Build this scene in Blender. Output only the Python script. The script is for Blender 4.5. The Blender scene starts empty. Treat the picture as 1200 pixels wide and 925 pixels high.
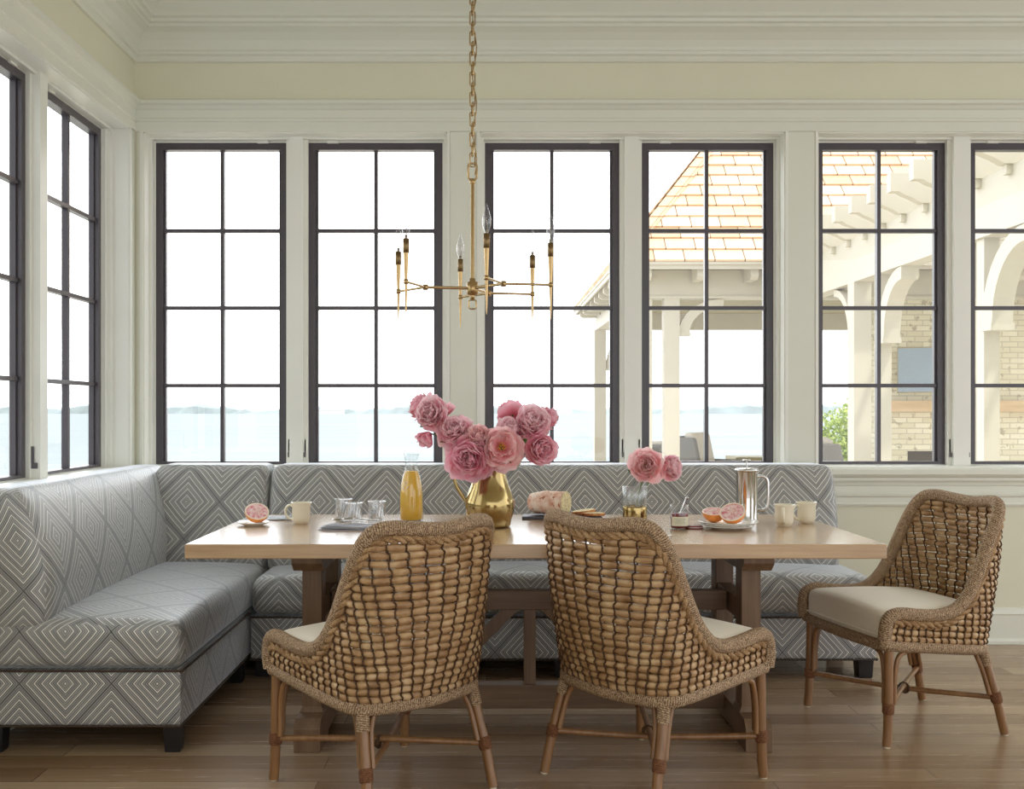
import bpy, math, random
from mathutils import Vector, Matrix, Euler
random.seed(7)
PI = math.pi
sin, cos = math.sin, math.cos
SC = bpy.context.scene
COL = SC.collection
D = bpy.data

# ------------------------------------------------------------------ materials
class NT:
    def __init__(s, name):
        s.m = D.materials.new(name); s.m.use_nodes = True
        s.t = s.m.node_tree; s.t.nodes.clear()
        s.out = s.t.nodes.new('ShaderNodeOutputMaterial')
    def n(s, typ, **kw):
        nd = s.t.nodes.new(typ)
        for k, v in kw.items():
            if k.startswith('i_'):
                nd.inputs[k[2:].replace('_', ' ')].default_value = v
            else: setattr(nd, k, v)
        return nd
    def l(s, a, b): s.t.links.new(a, b)
    def M(s, op, a, b=None, c=None):
        nd = s.t.nodes.new('ShaderNodeMath'); nd.operation = op
        for i, x in enumerate((a, b, c)):
            if x is None: continue
            if isinstance(x, (int, float)): nd.inputs[i].default_value = x
            else: s.l(x, nd.inputs[i])
        return nd.outputs[0]
    def mix(s, f, a, b, typ='MIX'):
        nd = s.t.nodes.new('ShaderNodeMix'); nd.data_type = 'RGBA'; nd.blend_type = typ
        for i, x in ((0, f), (6, a), (7, b)):
            if isinstance(x, (int, float)): nd.inputs[i].default_value = x
            elif isinstance(x, tuple): nd.inputs[i].default_value = (*x[:3], 1)
            else: s.l(x, nd.inputs[i])
        return nd.outputs[2]
    def ramp(s, f, stops, interp='LINEAR'):
        nd = s.t.nodes.new('ShaderNodeValToRGB'); cr = nd.color_ramp; cr.interpolation = interp
        while len(cr.elements) < len(stops): cr.elements.new(.5)
        for e, (p, c) in zip(cr.elements, stops):
            e.position = p; e.color = (*c, 1)
        s.l(f, nd.inputs[0]); return nd.outputs[0]
    def bsdf(s, color, rough=.5, metal=0, bump=None, bstr=.3, bdist=.01, **kw):
        b = s.n('ShaderNodeBsdfPrincipled')
        for k, x in (('Base Color', color), ('Roughness', rough), ('Metallic', metal)):
            if isinstance(x, (int, float)): b.inputs[k].default_value = x
            elif isinstance(x, tuple): b.inputs[k].default_value = (*x[:3], 1)
            else: s.l(x, b.inputs[k])
        for k, v in kw.items():
            k = k.replace('_', ' ')
            if isinstance(v, tuple) and len(v) == 3 and len(b.inputs[k].default_value) == 4: v = (*v, 1)
            b.inputs[k].default_value = v
        if bump is not None:
            bn = s.n('ShaderNodeBump'); bn.inputs['Strength'].default_value = bstr
            bn.inputs['Distance'].default_value = bdist
            s.l(bump, bn.inputs['Height']); s.l(bn.outputs[0], b.inputs['Normal'])
        s.l(b.outputs[0], s.out.inputs[0]); return b
    def noise(s, vec=None, scale=5, detail=3, rough=.5):
        nd = s.n('ShaderNodeTexNoise'); nd.inputs['Scale'].default_value = scale
        nd.inputs['Detail'].default_value = detail; nd.inputs['Roughness'].default_value = rough
        if vec is not None: s.l(vec, nd.inputs['Vector'])
        return nd.outputs['Fac']
    def obj(s): return s.n('ShaderNodeTexCoord').outputs['Object']
    def uv(s): return s.n('ShaderNodeTexCoord').outputs['UV']
    def sep(s, v):
        nd = s.n('ShaderNodeSeparateXYZ'); s.l(v, nd.inputs[0]); return nd.outputs
    def mapping(s, v, sc=(1, 1, 1), rot=(0, 0, 0)):
        nd = s.n('ShaderNodeMapping'); s.l(v, nd.inputs[0])
        nd.inputs['Scale'].default_value = sc; nd.inputs['Rotation'].default_value = rot
        return nd.outputs[0]

def srgb(r, g, b):
    f = lambda c: ((c/255)/12.92 if c/255 <= .04045 else (((c/255)+.055)/1.055)**2.4)
    return (f(r), f(g), f(b))

def plain(name, c, rough=.5, metal=0, var=.08, scale=30, bs=.05, bd=.002, **kw):
    t = NT(name); o = t.obj(); n = t.noise(o, scale, 4)
    c2 = tuple(x*(1-var) for x in c); c3 = tuple(min(1, x*(1+var)) for x in c)
    col = t.ramp(n, [(.3, c2), (.7, c3)])
    t.bsdf(col, rough, metal, bump=n, bstr=bs, bdist=bd, **kw)
    return t.m

def thin_glass(name, tint=(1, 1, 1), refl=1.0, rough=0.0, base=.0):
    t = NT(name)
    tr = t.n('ShaderNodeBsdfTransparent'); tr.inputs[0].default_value = (*tint, 1)
    gl = t.n('ShaderNodeBsdfGlossy'); gl.inputs['Roughness'].default_value = rough
    fr = t.n('ShaderNodeLayerWeight'); fr.inputs[0].default_value = .5
    nz = t.noise(t.obj(), 3, 1)
    f = t.M('MULTIPLY', t.M('POWER', fr.outputs['Facing'], 4.0), refl); f = t.M('ADD', f, base+.03)
    f = t.M('ADD', f, t.M('MULTIPLY', nz, .002)); f = t.M('MINIMUM', f, 1.0)
    mx = t.n('ShaderNodeMixShader'); t.l(f, mx.inputs[0]); t.l(tr.outputs[0], mx.inputs[1]); t.l(gl.outputs[0], mx.inputs[2])
    t.l(mx.outputs[0], t.out.inputs[0]); return t.m

def wood(name, c1, c2, c3, axis=0, rough=.4, scale=1.0, bs=.08, coat=0.0):
    t = NT(name); o = t.obj()
    sc = [18, 18, 18]; sc[axis] = 1.6
    v = t.mapping(o, tuple(x*scale for x in sc))
    n = t.noise(v, 1.0, 5, .6)
    sc2 = [90, 90, 90]; sc2[axis] = 4
    n2 = t.noise(t.mapping(o, tuple(x*scale for x in sc2)), 1.0, 3)
    col = t.ramp(n, [(.25, c1), (.5, c2), (.75, c3)])
    col = t.mix(.25, col, t.ramp(n2, [(.3, c1), (.7, c3)]))
    t.bsdf(col, rough, 0, bump=n2, bstr=bs, bdist=.002, Coat_Weight=coat, Coat_Roughness=.25)
    return t.m

def make_fabric():
    t = NT('diamond_weave_fabric')
    uv = t.uv(); x, y, _ = t.sep(uv)
    wob = t.M('MULTIPLY', t.M('SUBTRACT', t.noise(uv, 9, 2), .5), .004)
    P, Q = .328, .36
    gx = t.M('DIVIDE', t.M('PINGPONG', t.M('ADD', x, wob), P/2), P/2)
    gy = t.M('DIVIDE', t.M('PINGPONG', t.M('ADD', y, wob), Q/2), Q/2)
    g = t.M('ADD', gx, gy)
    g = t.M('PINGPONG', g, 1.0)               # distance from the nearest diamond centre
    h = t.M('SUBTRACT', gx, gy)
    ring = t.M('MULTIPLY', g, 6.0)
    p = t.M('FRACT', ring)
    idx = t.M('FLOOR', ring)
    par = t.M('MODULO', idx, 2.0)
    hatch = t.M('GREATER_THAN', t.M('FRACT', t.M('MULTIPLY', h, 27.0)), .48)
    hatch2 = t.M('GREATER_THAN', t.M('FRACT', t.M('MULTIPLY', g, 36.0)), .5)
    cream, grey, dark = srgb(244, 243, 236), srgb(142, 138, 124), srgb(44, 43, 44)
    field_a = t.mix(hatch, srgb(68, 67, 69), srgb(212, 211, 206))
    field_b = t.mix(hatch, srgb(54, 54, 57), srgb(194, 194, 190))
    field = t.mix(par, field_a, field_b)
    f2 = t.mix(hatch2, dark, cream)
    nz = t.noise(uv, 6, 2)
    field = t.mix(t.M('MULTIPLY', nz, .0), field, f2)
    band = t.ramp(p, [(0, (1, 1, 1)), (.17, (0, 0, 0)), (.30, (.5, .5, .5)), (.56, (0, 0, 0)), (.64, (.5, .5, .5)), (.90, (0, 0, 0))], 'CONSTANT')
    isw = t.M('GREATER_THAN', band, .8); isk = t.M('LESS_THAN', band, .2)
    col = t.mix(isw, field, cream); col = t.mix(isk, col, dark)
    hgt = t.M('ADD', t.M('MULTIPLY', isw, .7), t.M('MULTIPLY', hatch, .3))
    t.bsdf(col, .5, 0, bump=hgt, bstr=.3, bdist=.002, Sheen_Weight=1.0, Sheen_Roughness=.3, Sheen_Tint=(.88, .93, 1.0), Specular_IOR_Level=.8, Coat_Weight=.55, Coat_Roughness=.38)
    return t.m

def make_rope(name, c1, c2, k=260, tw=0.0, bs=.9, bd=.004, rough=.75):
    # tube uv: x = metres along, y = 0..1 round the tube
    t = NT(name); uv = t.uv(); x, y, _ = t.sep(uv)
    ph = t.M('ADD', t.M('MULTIPLY', x, k), t.M('MULTIPLY', y, tw))
    w = t.M('PINGPONG', ph, .5); w = t.M('MULTIPLY', w, 2.0)
    n = t.noise(t.obj(), 210, 2, .6); n = t.M('MULTIPLY', t.M('SUBTRACT', n, .32), 2.6)
    h = t.M('ADD', t.M('MULTIPLY', w, .35), t.M('MULTIPLY', n, .6))
    col = t.ramp(t.M('MULTIPLY', h, .85), [(.2, c1), (.75, c2)])
    t.bsdf(col, rough, 0, bump=h, bstr=bs, bdist=bd)
    return t.m

def make_strand():
    t = NT('rattan_strand'); uv = t.uv(); o = t.obj()
    vs = t.mapping(uv, (14, 5, 1))
    n = t.noise(vs, 1.0, 3)
    big = t.noise(o, 22, 2)
    f = t.M('ADD', t.M('MULTIPLY', n, .45), t.M('MULTIPLY', big, .55))
    col = t.ramp(f, [(.32, srgb(134, 98, 62)), (.5, srgb(176, 140, 98)), (.66, srgb(208, 180, 138))])
    t.bsdf(col, .42, 0, bump=n, bstr=.3, bdist=.002)
    return t.m

def make_floor():
    t = NT('oak_floor'); o = t.obj(); x, y, z = t.sep(o)
    b = t.n('ShaderNodeTexBrick'); t.l(o, b.inputs['Vector'])
    b.offset = .37; b.offset_frequency = 2
    for k, v in (('Scale', 1), ('Mortar Size', .0012), ('Mortar Smooth', .1), ('Bias', 0), ('Brick Width', 1.5), ('Row Height', .125)):
        b.inputs[k].default_value = v
    b.inputs['Color1'].default_value = (0, 0, 0, 1); b.inputs['Color2'].default_value = (1, 1, 1, 1)
    b.inputs['Mortar'].default_value = (.5, .5, .5, 1)
    n = t.noise(t.mapping(o, (2.2, 30, 1)), 1.0, 5, .6)
    n2 = t.noise(t.mapping(o, (.8, 6, 1)), 1.0, 2)
    f = t.M('ADD', t.M('MULTIPLY', b.outputs['Color'], .42), t.M('ADD', t.M('MULTIPLY', n, .35), t.M('MULTIPLY', n2, .25)))
    col = t.ramp(f, [(.2, srgb(122, 94, 66)), (.5, srgb(156, 129, 101)), (.8, srgb(186, 162, 132))])
    col = t.mix(b.outputs['Fac'], col, srgb(96, 66, 42))
    rg = t.M('ADD', t.M('MULTIPLY', n, .12), .2)
    h = t.M('SUBTRACT', t.M('MULTIPLY', n, .15), b.outputs['Fac'])
    t.bsdf(col, rg, 0, bump=h, bstr=.07, bdist=.003, Specular_IOR_Level=.5)
    return t.m

def make_brick():
    t = NT('painted_brick'); uv = t.uv()
    b = t.n('ShaderNodeTexBrick'); t.l(uv, b.inputs['Vector'])
    for k, v in (('Scale', 1), ('Mortar Size', .008), ('Brick Width', .22), ('Row Height', .075)):
        b.inputs[k].default_value = v
    n = t.noise(uv, 9, 4)
    b.inputs['Color1'].default_value = (*srgb(240, 235, 214), 1); b.inputs['Color2'].default_value = (*srgb(222, 215, 188), 1)
    b.inputs['Mortar'].default_value = (*srgb(205, 198, 176), 1)
    col = t.mix(t.M('MULTIPLY', t.M('GREATER_THAN', n, .62), .5), b.outputs[0], srgb(150, 138, 112))
    t.bsdf(col, .9, 0, bump=b.outputs['Fac'], bstr=.4, bdist=-.01)
    return t.m

def make_shingle():
    t = NT('cedar_shingle'); uv = t.uv(); x, y, _ = t.sep(uv)
    b = t.n('ShaderNodeTexBrick'); t.l(uv, b.inputs['Vector'])
    b.offset = .43; b.offset_frequency = 2
    for k, v in (('Scale', 1), ('Mortar Size', .008), ('Brick Width', .38), ('Row Height', .2111)):
        b.inputs[k].default_value = v
    b.inputs['Color1'].default_value = (0, 0, 0, 1); b.inputs['Color2'].default_value = (1, 1, 1, 1)
    n = t.noise(t.mapping(uv, (14, 1.2, 1)), 1, 3)
    f = t.M('ADD', t.M('MULTIPLY', b.outputs[0], .6), t.M('MULTIPLY', n, .4))
    col = t.ramp(f, [(.2, srgb(212, 176, 140)), (.5, srgb(224, 194, 162)), (.8, srgb(232, 208, 182))])
    col = t.mix(b.outputs['Fac'], col, srgb(122, 92, 74))
    t.bsdf(col, .8, 0, bump=n, bstr=.2, bdist=.01)
    return t.m

def make_water():
    t = NT('lake_water'); o = t.obj()
    n = t.noise(t.mapping(o, (.12, .5, 1)), 1, 4)
    n2 = t.noise(t.mapping(o, (.01, .06, 1)), 1, 3)
    col = t.ramp(n2, [(.3, srgb(137, 144, 147)), (.7, srgb(148, 154, 156))])
    t.bsdf(col, 1.0, 0, bump=n, bstr=.25, bdist=.3, Specular_IOR_Level=.0)
    return t.m

def make_foliage(name, cs, rough=.6, tr=.35):
    t = NT(name); n = t.noise(t.obj(), 7, 3)
    col = t.ramp(n, [(.3, cs[0]), (.5, cs[1]), (.7, cs[2])])
    b = t.bsdf(col, rough)
    tl = t.n('ShaderNodeBsdfTranslucent'); t.l(col, tl.inputs[0])
    mx = t.n('ShaderNodeMixShader'); mx.inputs[0].default_value = tr
    t.l(b.outputs[0], mx.inputs[1]); t.l(tl.outputs[0], mx.inputs[2]); t.l(mx.outputs[0], t.out.inputs[0])
    return t.m

def make_petal(name, deep, mid, pale, core=None):
    # uv: x across, y base to tip
    t = NT(name); uv = t.uv(); x, y, _ = t.sep(uv)
    n = t.noise(t.mapping(uv, (9, 1.2, 1)), 1, 3)
    f = t.M('ADD', t.M('MULTIPLY', y, .75), t.M('MULTIPLY', n, .3))
    st = [(.1, core or deep), (.34, deep), (.62, mid), (.90, pale)]
    col = t.ramp(f, st)
    b = t.bsdf(col, .55, 0, bump=n, bstr=.25, bdist=.002, Sheen_Weight=.2)
    tl = t.n('ShaderNodeBsdfTranslucent'); t.l(col, tl.inputs[0])
    mx = t.n('ShaderNodeMixShader'); mx.inputs[0].default_value = .4
    t.l(b.outputs[0], mx.inputs[1]); t.l(tl.outputs[0], mx.inputs[2]); t.l(mx.outputs[0], t.out.inputs[0])
    return t.m

def make_linen(name, base, stripe, k=70, w=.35):
    t = NT(name); uv = t.uv(); x, y, _ = t.sep(uv)
    s_ = t.M('LESS_THAN', t.M('FRACT', t.M('MULTIPLY', y, k)), w)
    n = t.noise(uv, 300, 2)
    col = t.mix(s_, base, stripe)
    t.bsdf(col, .9, 0, bump=n, bstr=.3, bdist=.001)
    return t.m

def make_bread(name, cs, sc=60, spots=None):
    t = NT(name); o = t.obj(); n = t.noise(o, sc, 4); n2 = t.noise(o, sc*1.7, 2)
    col = t.ramp(n, [(.35, cs[0]), (.5, cs[1]), (.65, cs[2])])
    if spots: col = t.mix(t.M('GREATER_THAN', n2, .64), col, spots)
    t.bsdf(col, .85, 0, bump=n, bstr=.6, bdist=.003)
    return t.m

MT = {}
MT['trim'] = plain('painted_trim', srgb(224, 225, 213), .38, var=.012, scale=4, bs=.02)
MT['wall'] = plain('painted_wall', srgb(222, 220, 198), .6, var=.015, scale=3, bs=.03)
MT['ceil'] = plain('ceiling_paint', srgb(228, 226, 214), .7, var=.01, scale=2)
MT['winmetal'] = plain('bronze_window_metal', srgb(74, 68, 74), .32, .0, var=.06, scale=12)
MT['winwhite'] = plain('white_window_liner', srgb(234, 234, 226), .35, var=.01, scale=4)
MT['pane'] = thin_glass('window_glass', (.985, .99, .985), .35)
MT['fabric'] = make_fabric()
MT['blackwood'] = plain('black_lacquered_wood', srgb(28, 26, 28), .3)
MT['welt'] = plain('dark_nailhead_trim', srgb(66, 52, 40), .5, .2)
MT['floor'] = make_floor()
MT['tabletop'] = wood('oiled_oak_top', srgb(160, 126, 90), srgb(186, 154, 118), srgb(206, 174, 134), 0, .22, coat=.7)
MT['tablewood'] = wood('oak_table_base', srgb(92, 68, 48), srgb(114, 88, 64), srgb(138, 110, 82), 2, .45)
MT['tablebeam'] = wood('oak_table_beam', srgb(92, 68, 48), srgb(114, 88, 64), srgb(138, 110, 82), 0, .45)
MT['rim'] = make_rope('wound_seagrass_rim', srgb(104, 76, 52), srgb(226, 196, 158), 150, 3.0)
MT['border'] = make_rope('twisted_rope_border', srgb(132, 98, 62), srgb(196, 162, 118), 8, 1.0, bs=.3)
MT['cord'] = make_rope('brown_binding_cord', srgb(70, 46, 28), srgb(128, 92, 60), 300, 2.0)
MT['strand'] = make_strand()
MT['pole'] = wood('rattan_pole', srgb(106, 72, 42), srgb(138, 98, 60), srgb(164, 124, 82), 2, .35, coat=.2)
MT['wrap'] = make_rope('leather_joint_wrap', srgb(96, 58, 32), srgb(150, 100, 62), 160, 0)
MT['cushion'] = plain('cream_linen', srgb(238, 230, 212), .85, var=.02, scale=400, bs=.15, bd=.001, Sheen_Weight=.3)
MT['brass'] = plain('satin_brass', srgb(180, 152, 108), .26, 1.0, var=.05, scale=20)
MT['brassdark'] = plain('aged_brass_sleeve', srgb(128, 106, 74), .34, 1.0, var=.06, scale=30)
MT['bulb'] = thin_glass('clear_bulb_glass', (.93, .93, .95), 1.3, base=.05)
MT['filament'] = plain('filament_wire', srgb(150, 140, 120), .3, 1.0)
MT['pitcher'] = plain('polished_brass', srgb(172, 150, 102), .15, 1.0, var=.14, scale=9, bs=.1, bd=.004)
MT['steel'] = plain('polished_steel', srgb(205, 203, 200), .1, 1.0, var=.03)
MT['china'] = plain('cream_china', srgb(232, 226, 204), .18, var=.01, Coat_Weight=.5)
MT['chinawhite'] = plain('white_china', srgb(238, 236, 228), .15, var=.01, Coat_Weight=.5)
MT['juice'] = make_foliage('orange_juice', [srgb(252, 216, 78), srgb(255, 222, 88), srgb(255, 228, 104)], .4, .4)
MT['glass'] = thin_glass('clear_glass', (.97, .98, .98), .8, base=.02)
MT['cutglass'] = thin_glass('cut_crystal_glass', (.97, .98, .99), .8, rough=.04, base=.22)
MT['frost'] = thin_glass('misty_glass', (.9, .92, .92), .7, rough=.25, base=.16)
MT['jam'] = plain('red_jam', srgb(120, 12, 26), .2)
MT['label'] = plain('cream_paper_label', srgb(226, 222, 198), .7, var=.03, scale=80)
MT['ink'] = plain('grey_ink', srgb(120, 128, 108), .7)
MT['lid'] = make_linen('red_gingham_lid', srgb(206, 190, 186), srgb(120, 40, 50), 120, .45)
MT['slate'] = plain('dark_slate', srgb(74, 74, 84), .45, var=.15, scale=30)
MT['crust'] = make_bread('floured_crust', [srgb(214, 160, 134), srgb(232, 202, 180), srgb(244, 228, 212)], 30, srgb(176, 112, 84))
MT['crumb'] = make_bread('bread_crumb', [srgb(206, 190, 140), srgb(228, 214, 170), srgb(238, 228, 190)], 120, srgb(120, 108, 60))
MT['toast'] = make_bread('toasted_crust', [srgb(150, 84, 40), srgb(196, 128, 74), srgb(220, 164, 110)], 70)
MT['peel'] = plain('grapefruit_peel', srgb(236, 150, 72), .4, var=.06, scale=120, bs=.3)
MT['pith'] = plain('white_pith', srgb(244, 228, 206), .6)
MT['flesh'] = make_bread('grapefruit_flesh', [srgb(214, 120, 128), srgb(234, 186, 190), srgb(244, 222, 220)], 70)
MT['linenblue'] = make_linen('striped_blue_linen', srgb(226, 226, 228), srgb(64, 70, 100), 75, .55)
MT['linengrey'] = make_linen('striped_grey_linen', srgb(226, 228, 230), srgb(128, 146, 164), 60, .4)
MT['stem'] = plain('green_stem', srgb(96, 128, 58), .5)
MT['leaf'] = make_foliage('peony_leaf', [srgb(60, 88, 44), srgb(84, 116, 58), srgb(120, 150, 72)])
MT['petal_a'] = make_petal('pink_petal', srgb(242, 150, 172), srgb(250, 196, 208), srgb(255, 232, 236))
MT['petal_b'] = make_petal('rose_pink_petal', srgb(238, 128, 156), srgb(247, 172, 192), srgb(252, 214, 224))
MT['petal_c'] = make_petal('coral_pink_petal', srgb(243, 150, 156), srgb(250, 190, 194), srgb(255, 228, 228), srgb(226, 120, 70))
MT['stamen'] = plain('golden_stamen', srgb(224, 150, 60), .6)
MT['brick'] = make_brick(); MT['shingle'] = make_shingle(); MT['water'] = make_water()
MT['extwhite'] = plain('exterior_cream_paint', srgb(198, 192, 178), .6, var=.02, scale=3)
MT['extgrey'] = plain('exterior_ceiling_boards', srgb(160, 150, 118), .7, var=.04, scale=3)
MT['paving'] = plain('limestone_paving', srgb(196, 188, 172), .8, var=.05, scale=2)
MT['wicker'] = make_rope('grey_wicker', srgb(84, 82, 80), srgb(168, 164, 160), 60, 6)
MT['outcush'] = plain('grey_outdoor_canvas', srgb(206, 198, 186), .9)
MT['tvglass'] = plain('pale_screen_glass', srgb(150, 166, 184), .12)
MT['mantel'] = wood('pale_mantel_wood', srgb(190, 160, 120), srgb(214, 186, 148), srgb(226, 204, 170), 0, .6)
MT['soot'] = plain('firebox_brick', srgb(110, 100, 88), .9)
MT['treeleaf'] = make_foliage('garden_tree_leaf', [srgb(92, 116, 44), srgb(142, 160, 72), srgb(196, 204, 120)])
MT['bark'] = plain('tree_bark', srgb(110, 94, 78), .9)
MT['farwood_hazed'] = plain('far_shore_woods', srgb(138, 148, 150), .95, var=.2, scale=.02)  # distance haze put into the base colour as a pale grey-blue tint
MT['farhouse'] = plain('far_house_paint', srgb(240, 238, 234), .8)

# ------------------------------------------------------------------ mesh builder
class MB:
    def __init__(s): s.v = []; s.f = []; s.uv = []; s.sm = []; s.mi = []
    def add(s, vs, fs, uvs=None, smooth=False, mi=0):
        o = len(s.v); s.v += [tuple(p) for p in vs]
        for i, f in enumerate(fs):
            s.f.append([o+k for k in f]); s.sm.append(smooth); s.mi.append(mi)
            s.uv.append(uvs[i] if uvs else [boxuv(vs, f, k) for k in f])
        return s
    def box(s, x0, x1, y0, y1, z0, z1, mi=0):
        vs = [(x0,y0,z0),(x1,y0,z0),(x1,y1,z0),(x0,y1,z0),(x0,y0,z1),(x1,y0,z1),(x1,y1,z1),(x0,y1,z1)]
        return s.add(vs, [(0,3,2,1),(4,5,6,7),(0,1,5,4),(1,2,6,5),(2,3,7,6),(3,0,4,7)], mi=mi)
    def hexa(s, a, b, mi=0):       # bottom quad a, top quad b (both counter-clockwise from above)
        return s.add(list(a)+list(b), [(0,3,2,1),(4,5,6,7),(0,1,5,4),(1,2,6,5),(2,3,7,6),(3,0,4,7)], mi=mi)
    def prism(s, poly, a, b, axis='x', mi=0, smooth=False):
        # poly: 2-D points; axis x -> (y,z), y -> (x,z), z -> (x,y); extruded from a to b
        n = len(poly)
        mk = {'x': lambda p, t: (t, p[0], p[1]), 'y': lambda p, t: (p[0], t, p[1]), 'z': lambda p, t: (p[0], p[1], t)}[axis]
        vs = [mk(p, a) for p in poly]+[mk(p, b) for p in poly]
        fs = [(i, (i+1) % n, n+(i+1) % n, n+i) for i in range(n)]
        s.add(vs, fs, smooth=smooth, mi=mi)
        s.add(vs, [tuple(range(n))[::-1], tuple(range(n, 2*n))], mi=mi)
        return s
    def tube(s, pts, r, n=8, caps=True, closed=False, smooth=True, mi=0, flat=1.0, up=None):
        P = [Vector(p) for p in pts]; m = len(P)
        R = r if isinstance(r, (list, tuple)) else [r]*m
        T = []
        for i in range(m):
            a = P[(i-1) % m] if (closed or i > 0) else P[i]
            b = P[(i+1) % m] if (closed or i < m-1) else P[i]
            d = (b-a); T.append(d.normalized() if d.length > 1e-9 else Vector((0, 0, 1)))
        u = Vector(up) if up else Vector((0, 0, 1))
        if abs(u.dot(T[0])) > .95: u = Vector((1, 0, 0))
        N = (u-T[0]*u.dot(T[0])).normalized()
        vs = []; L = [0]
        for i in range(m):
            N = (N-T[i]*N.dot(T[i]))
            N = N.normalized() if N.length > 1e-6 else T[i].orthogonal().normalized()
            B = T[i].cross(N)
            for k in range(n):
                a = 2*PI*k/n
                vs.append(P[i]+(N*cos(a)+B*sin(a)*flat)*R[i])
            if i: L.append(L[-1]+(P[i]-P[i-1]).length)
        fs = []; uvs = []
        rng = m if closed else m-1
        for i in range(rng):
            j = (i+1) % m; li = L[i]; lj = L[j] if j > i else L[i]+(P[0]-P[-1]).length
            for k in range(n):
                k2 = (k+1) % n
                fs.append((i*n+k, i*n+k2, j*n+k2, j*n+k))
                uvs.append([(li, k/n), (li, (k+1)/n), (lj, (k+1)/n), (lj, k/n)])
        s.add(vs, fs, uvs, smooth, mi)
        if caps and not closed:
            s.add(vs[:n], [tuple(range(n))[::-1]], smooth=False, mi=mi)
            s.add(vs[-n:], [tuple(range(n))], smooth=False, mi=mi)
        return s
    def lathe(s, prof, c=(0, 0, 0), n=24, smooth=True, mi=0, cap0=True, cap1=True, sx=1, sy=1, uvk=None):
        m = len(prof); vs = []
        for (r, z) in prof:
            for k in range(n):
                a = 2*PI*k/n; vs.append((c[0]+r*cos(a)*sx, c[1]+r*sin(a)*sy, c[2]+z))
        fs = []; uvs = []
        for i in range(m-1):
            for k in range(n):
                k2 = (k+1) % n
                fs.append((i*n+k, i*n+k2, (i+1)*n+k2, (i+1)*n+k))
                u0, u1 = k/n, (k+1)/n
                uvs.append([(u0, prof[i][1]), (u1, prof[i][1]), (u1, prof[i+1][1]), (u0, prof[i+1][1])])
        s.add(vs, fs, uvs, smooth, mi)
        if cap0 and prof[0][0] > 1e-5: s.add(vs[:n], [tuple(range(n))[::-1]], mi=mi)
        if cap1 and prof[-1][0] > 1e-5: s.add(vs[-n:], [tuple(range(n))], mi=mi)
        return s
    def grid(s, fn, nu, nv, smooth=True, mi=0, flip=False):
        vs = [fn(i/nu, j/nv) for j in range(nv+1) for i in range(nu+1)]
        fs = []; uvs = []
        for j in range(nv):
            for i in range(nu):
                a = j*(nu+1)+i; f = (a, a+1, a+nu+2, a+nu+1)
                q = [(i/nu, j/nv), ((i+1)/nu, j/nv), ((i+1)/nu, (j+1)/nv), (i/nu, (j+1)/nv)]
                if flip: f = f[::-1]; q = q[::-1]
                fs.append(f); uvs.append(q)
        return s.add(vs, fs, uvs, smooth, mi)
    def rbox(s, lo, hi, r, seg=4, div=6, deform=None, uv=None, mi=0):
        # rounded box; uv: {'x':(fu,fv),...} or function(axis, sign, p)->(u,v)
        lo = Vector(lo); hi = Vector(hi)
        ax = []
        for k in range(3):
            L = [lo[k]+r*(1-cos(PI/2*i/seg)) for i in range(seg)]
            a, b = lo[k]+r, hi[k]-r
            M_ = [a+(b-a)*i/div for i in range(div+1)]
            H = [hi[k]-r*(1-cos(PI/2*(seg-1-i)/seg)) for i in range(seg)]
            ax.append(L+M_+H)
        key = {}; vs = []
        inner_lo = lo+Vector((r,)*3); inner_hi = hi-Vector((r,)*3)
        def vert(p):
            k = (round(p[0], 5), round(p[1], 5), round(p[2], 5))
            if k in key: return key[k]
            q = Vector([min(max(p[i], inner_lo[i]), inner_hi[i]) for i in range(3)])
            d = Vector(p)-q
            if d.length > 1e-9: d = d.normalized()*r
            w = q+d
            if deform: w = Vector(deform(w))
            key[k] = len(vs); vs.append(w); return key[k]
        fs = []; uvs = []
        for a in range(3):
            b, c = (a+1) % 3, (a+2) % 3
            for sgn, val in ((-1, lo[a]), (1, hi[a])):
                for i in range(len(ax[b])-1):
                    for j in range(len(ax[c])-1):
                        q = []
                        for (ii, jj) in ((i, j), (i+1, j), (i+1, j+1), (i, j+1)):
                            p = [0, 0, 0]; p[a] = val; p[b] = ax[b][ii]; p[c] = ax[c][jj]; q.append(p)
                        if sgn < 0: q = q[::-1]
                        fs.append([vert(p) for p in q])
                        if uv: uvs.append([uv(a, sgn, p) for p in q])
                        else: uvs.append([((p[1], p[2]), (p[0], p[2]), (p[0], p[1]))[a] for p in q])
        return s.add(vs, fs, uvs, True, mi)
    def xf(s, mat):
        s.v = [tuple(mat @ Vector(p)) for p in s.v]; return s
    def build(s, name, mats, parent=None, org=(0, 0, 0), bevel=0, seg=2, sub=0):
        me = D.meshes.new(name)
        me.from_pydata([(p[0]-org[0], p[1]-org[1], p[2]-org[2]) for p in s.v], [], s.f)
        if not isinstance(mats, (list, tuple)): mats = [mats]
        for m in mats: me.materials.append(MT[m] if isinstance(m, str) else m)
        ul = me.uv_layers.new(name='UVMap'); d = []
        for u in s.uv:
            for q in u: d += [q[0], q[1]]
        ul.data.foreach_set('uv', d)
        me.polygons.foreach_set('use_smooth', s.sm)
        me.polygons.foreach_set('material_index', s.mi)
        me.update()
        o = D.objects.new(name, me); COL.objects.link(o)
        if parent: o.parent = parent
        if bevel:
            b = o.modifiers.new('bevel', 'BEVEL'); b.width = bevel; b.segments = seg; b.limit_method = 'ANGLE'; b.angle_limit = .7
        if sub:
            b = o.modifiers.new('sub', 'SUBSURF'); b.levels = sub; b.render_levels = sub
        return o

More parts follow.
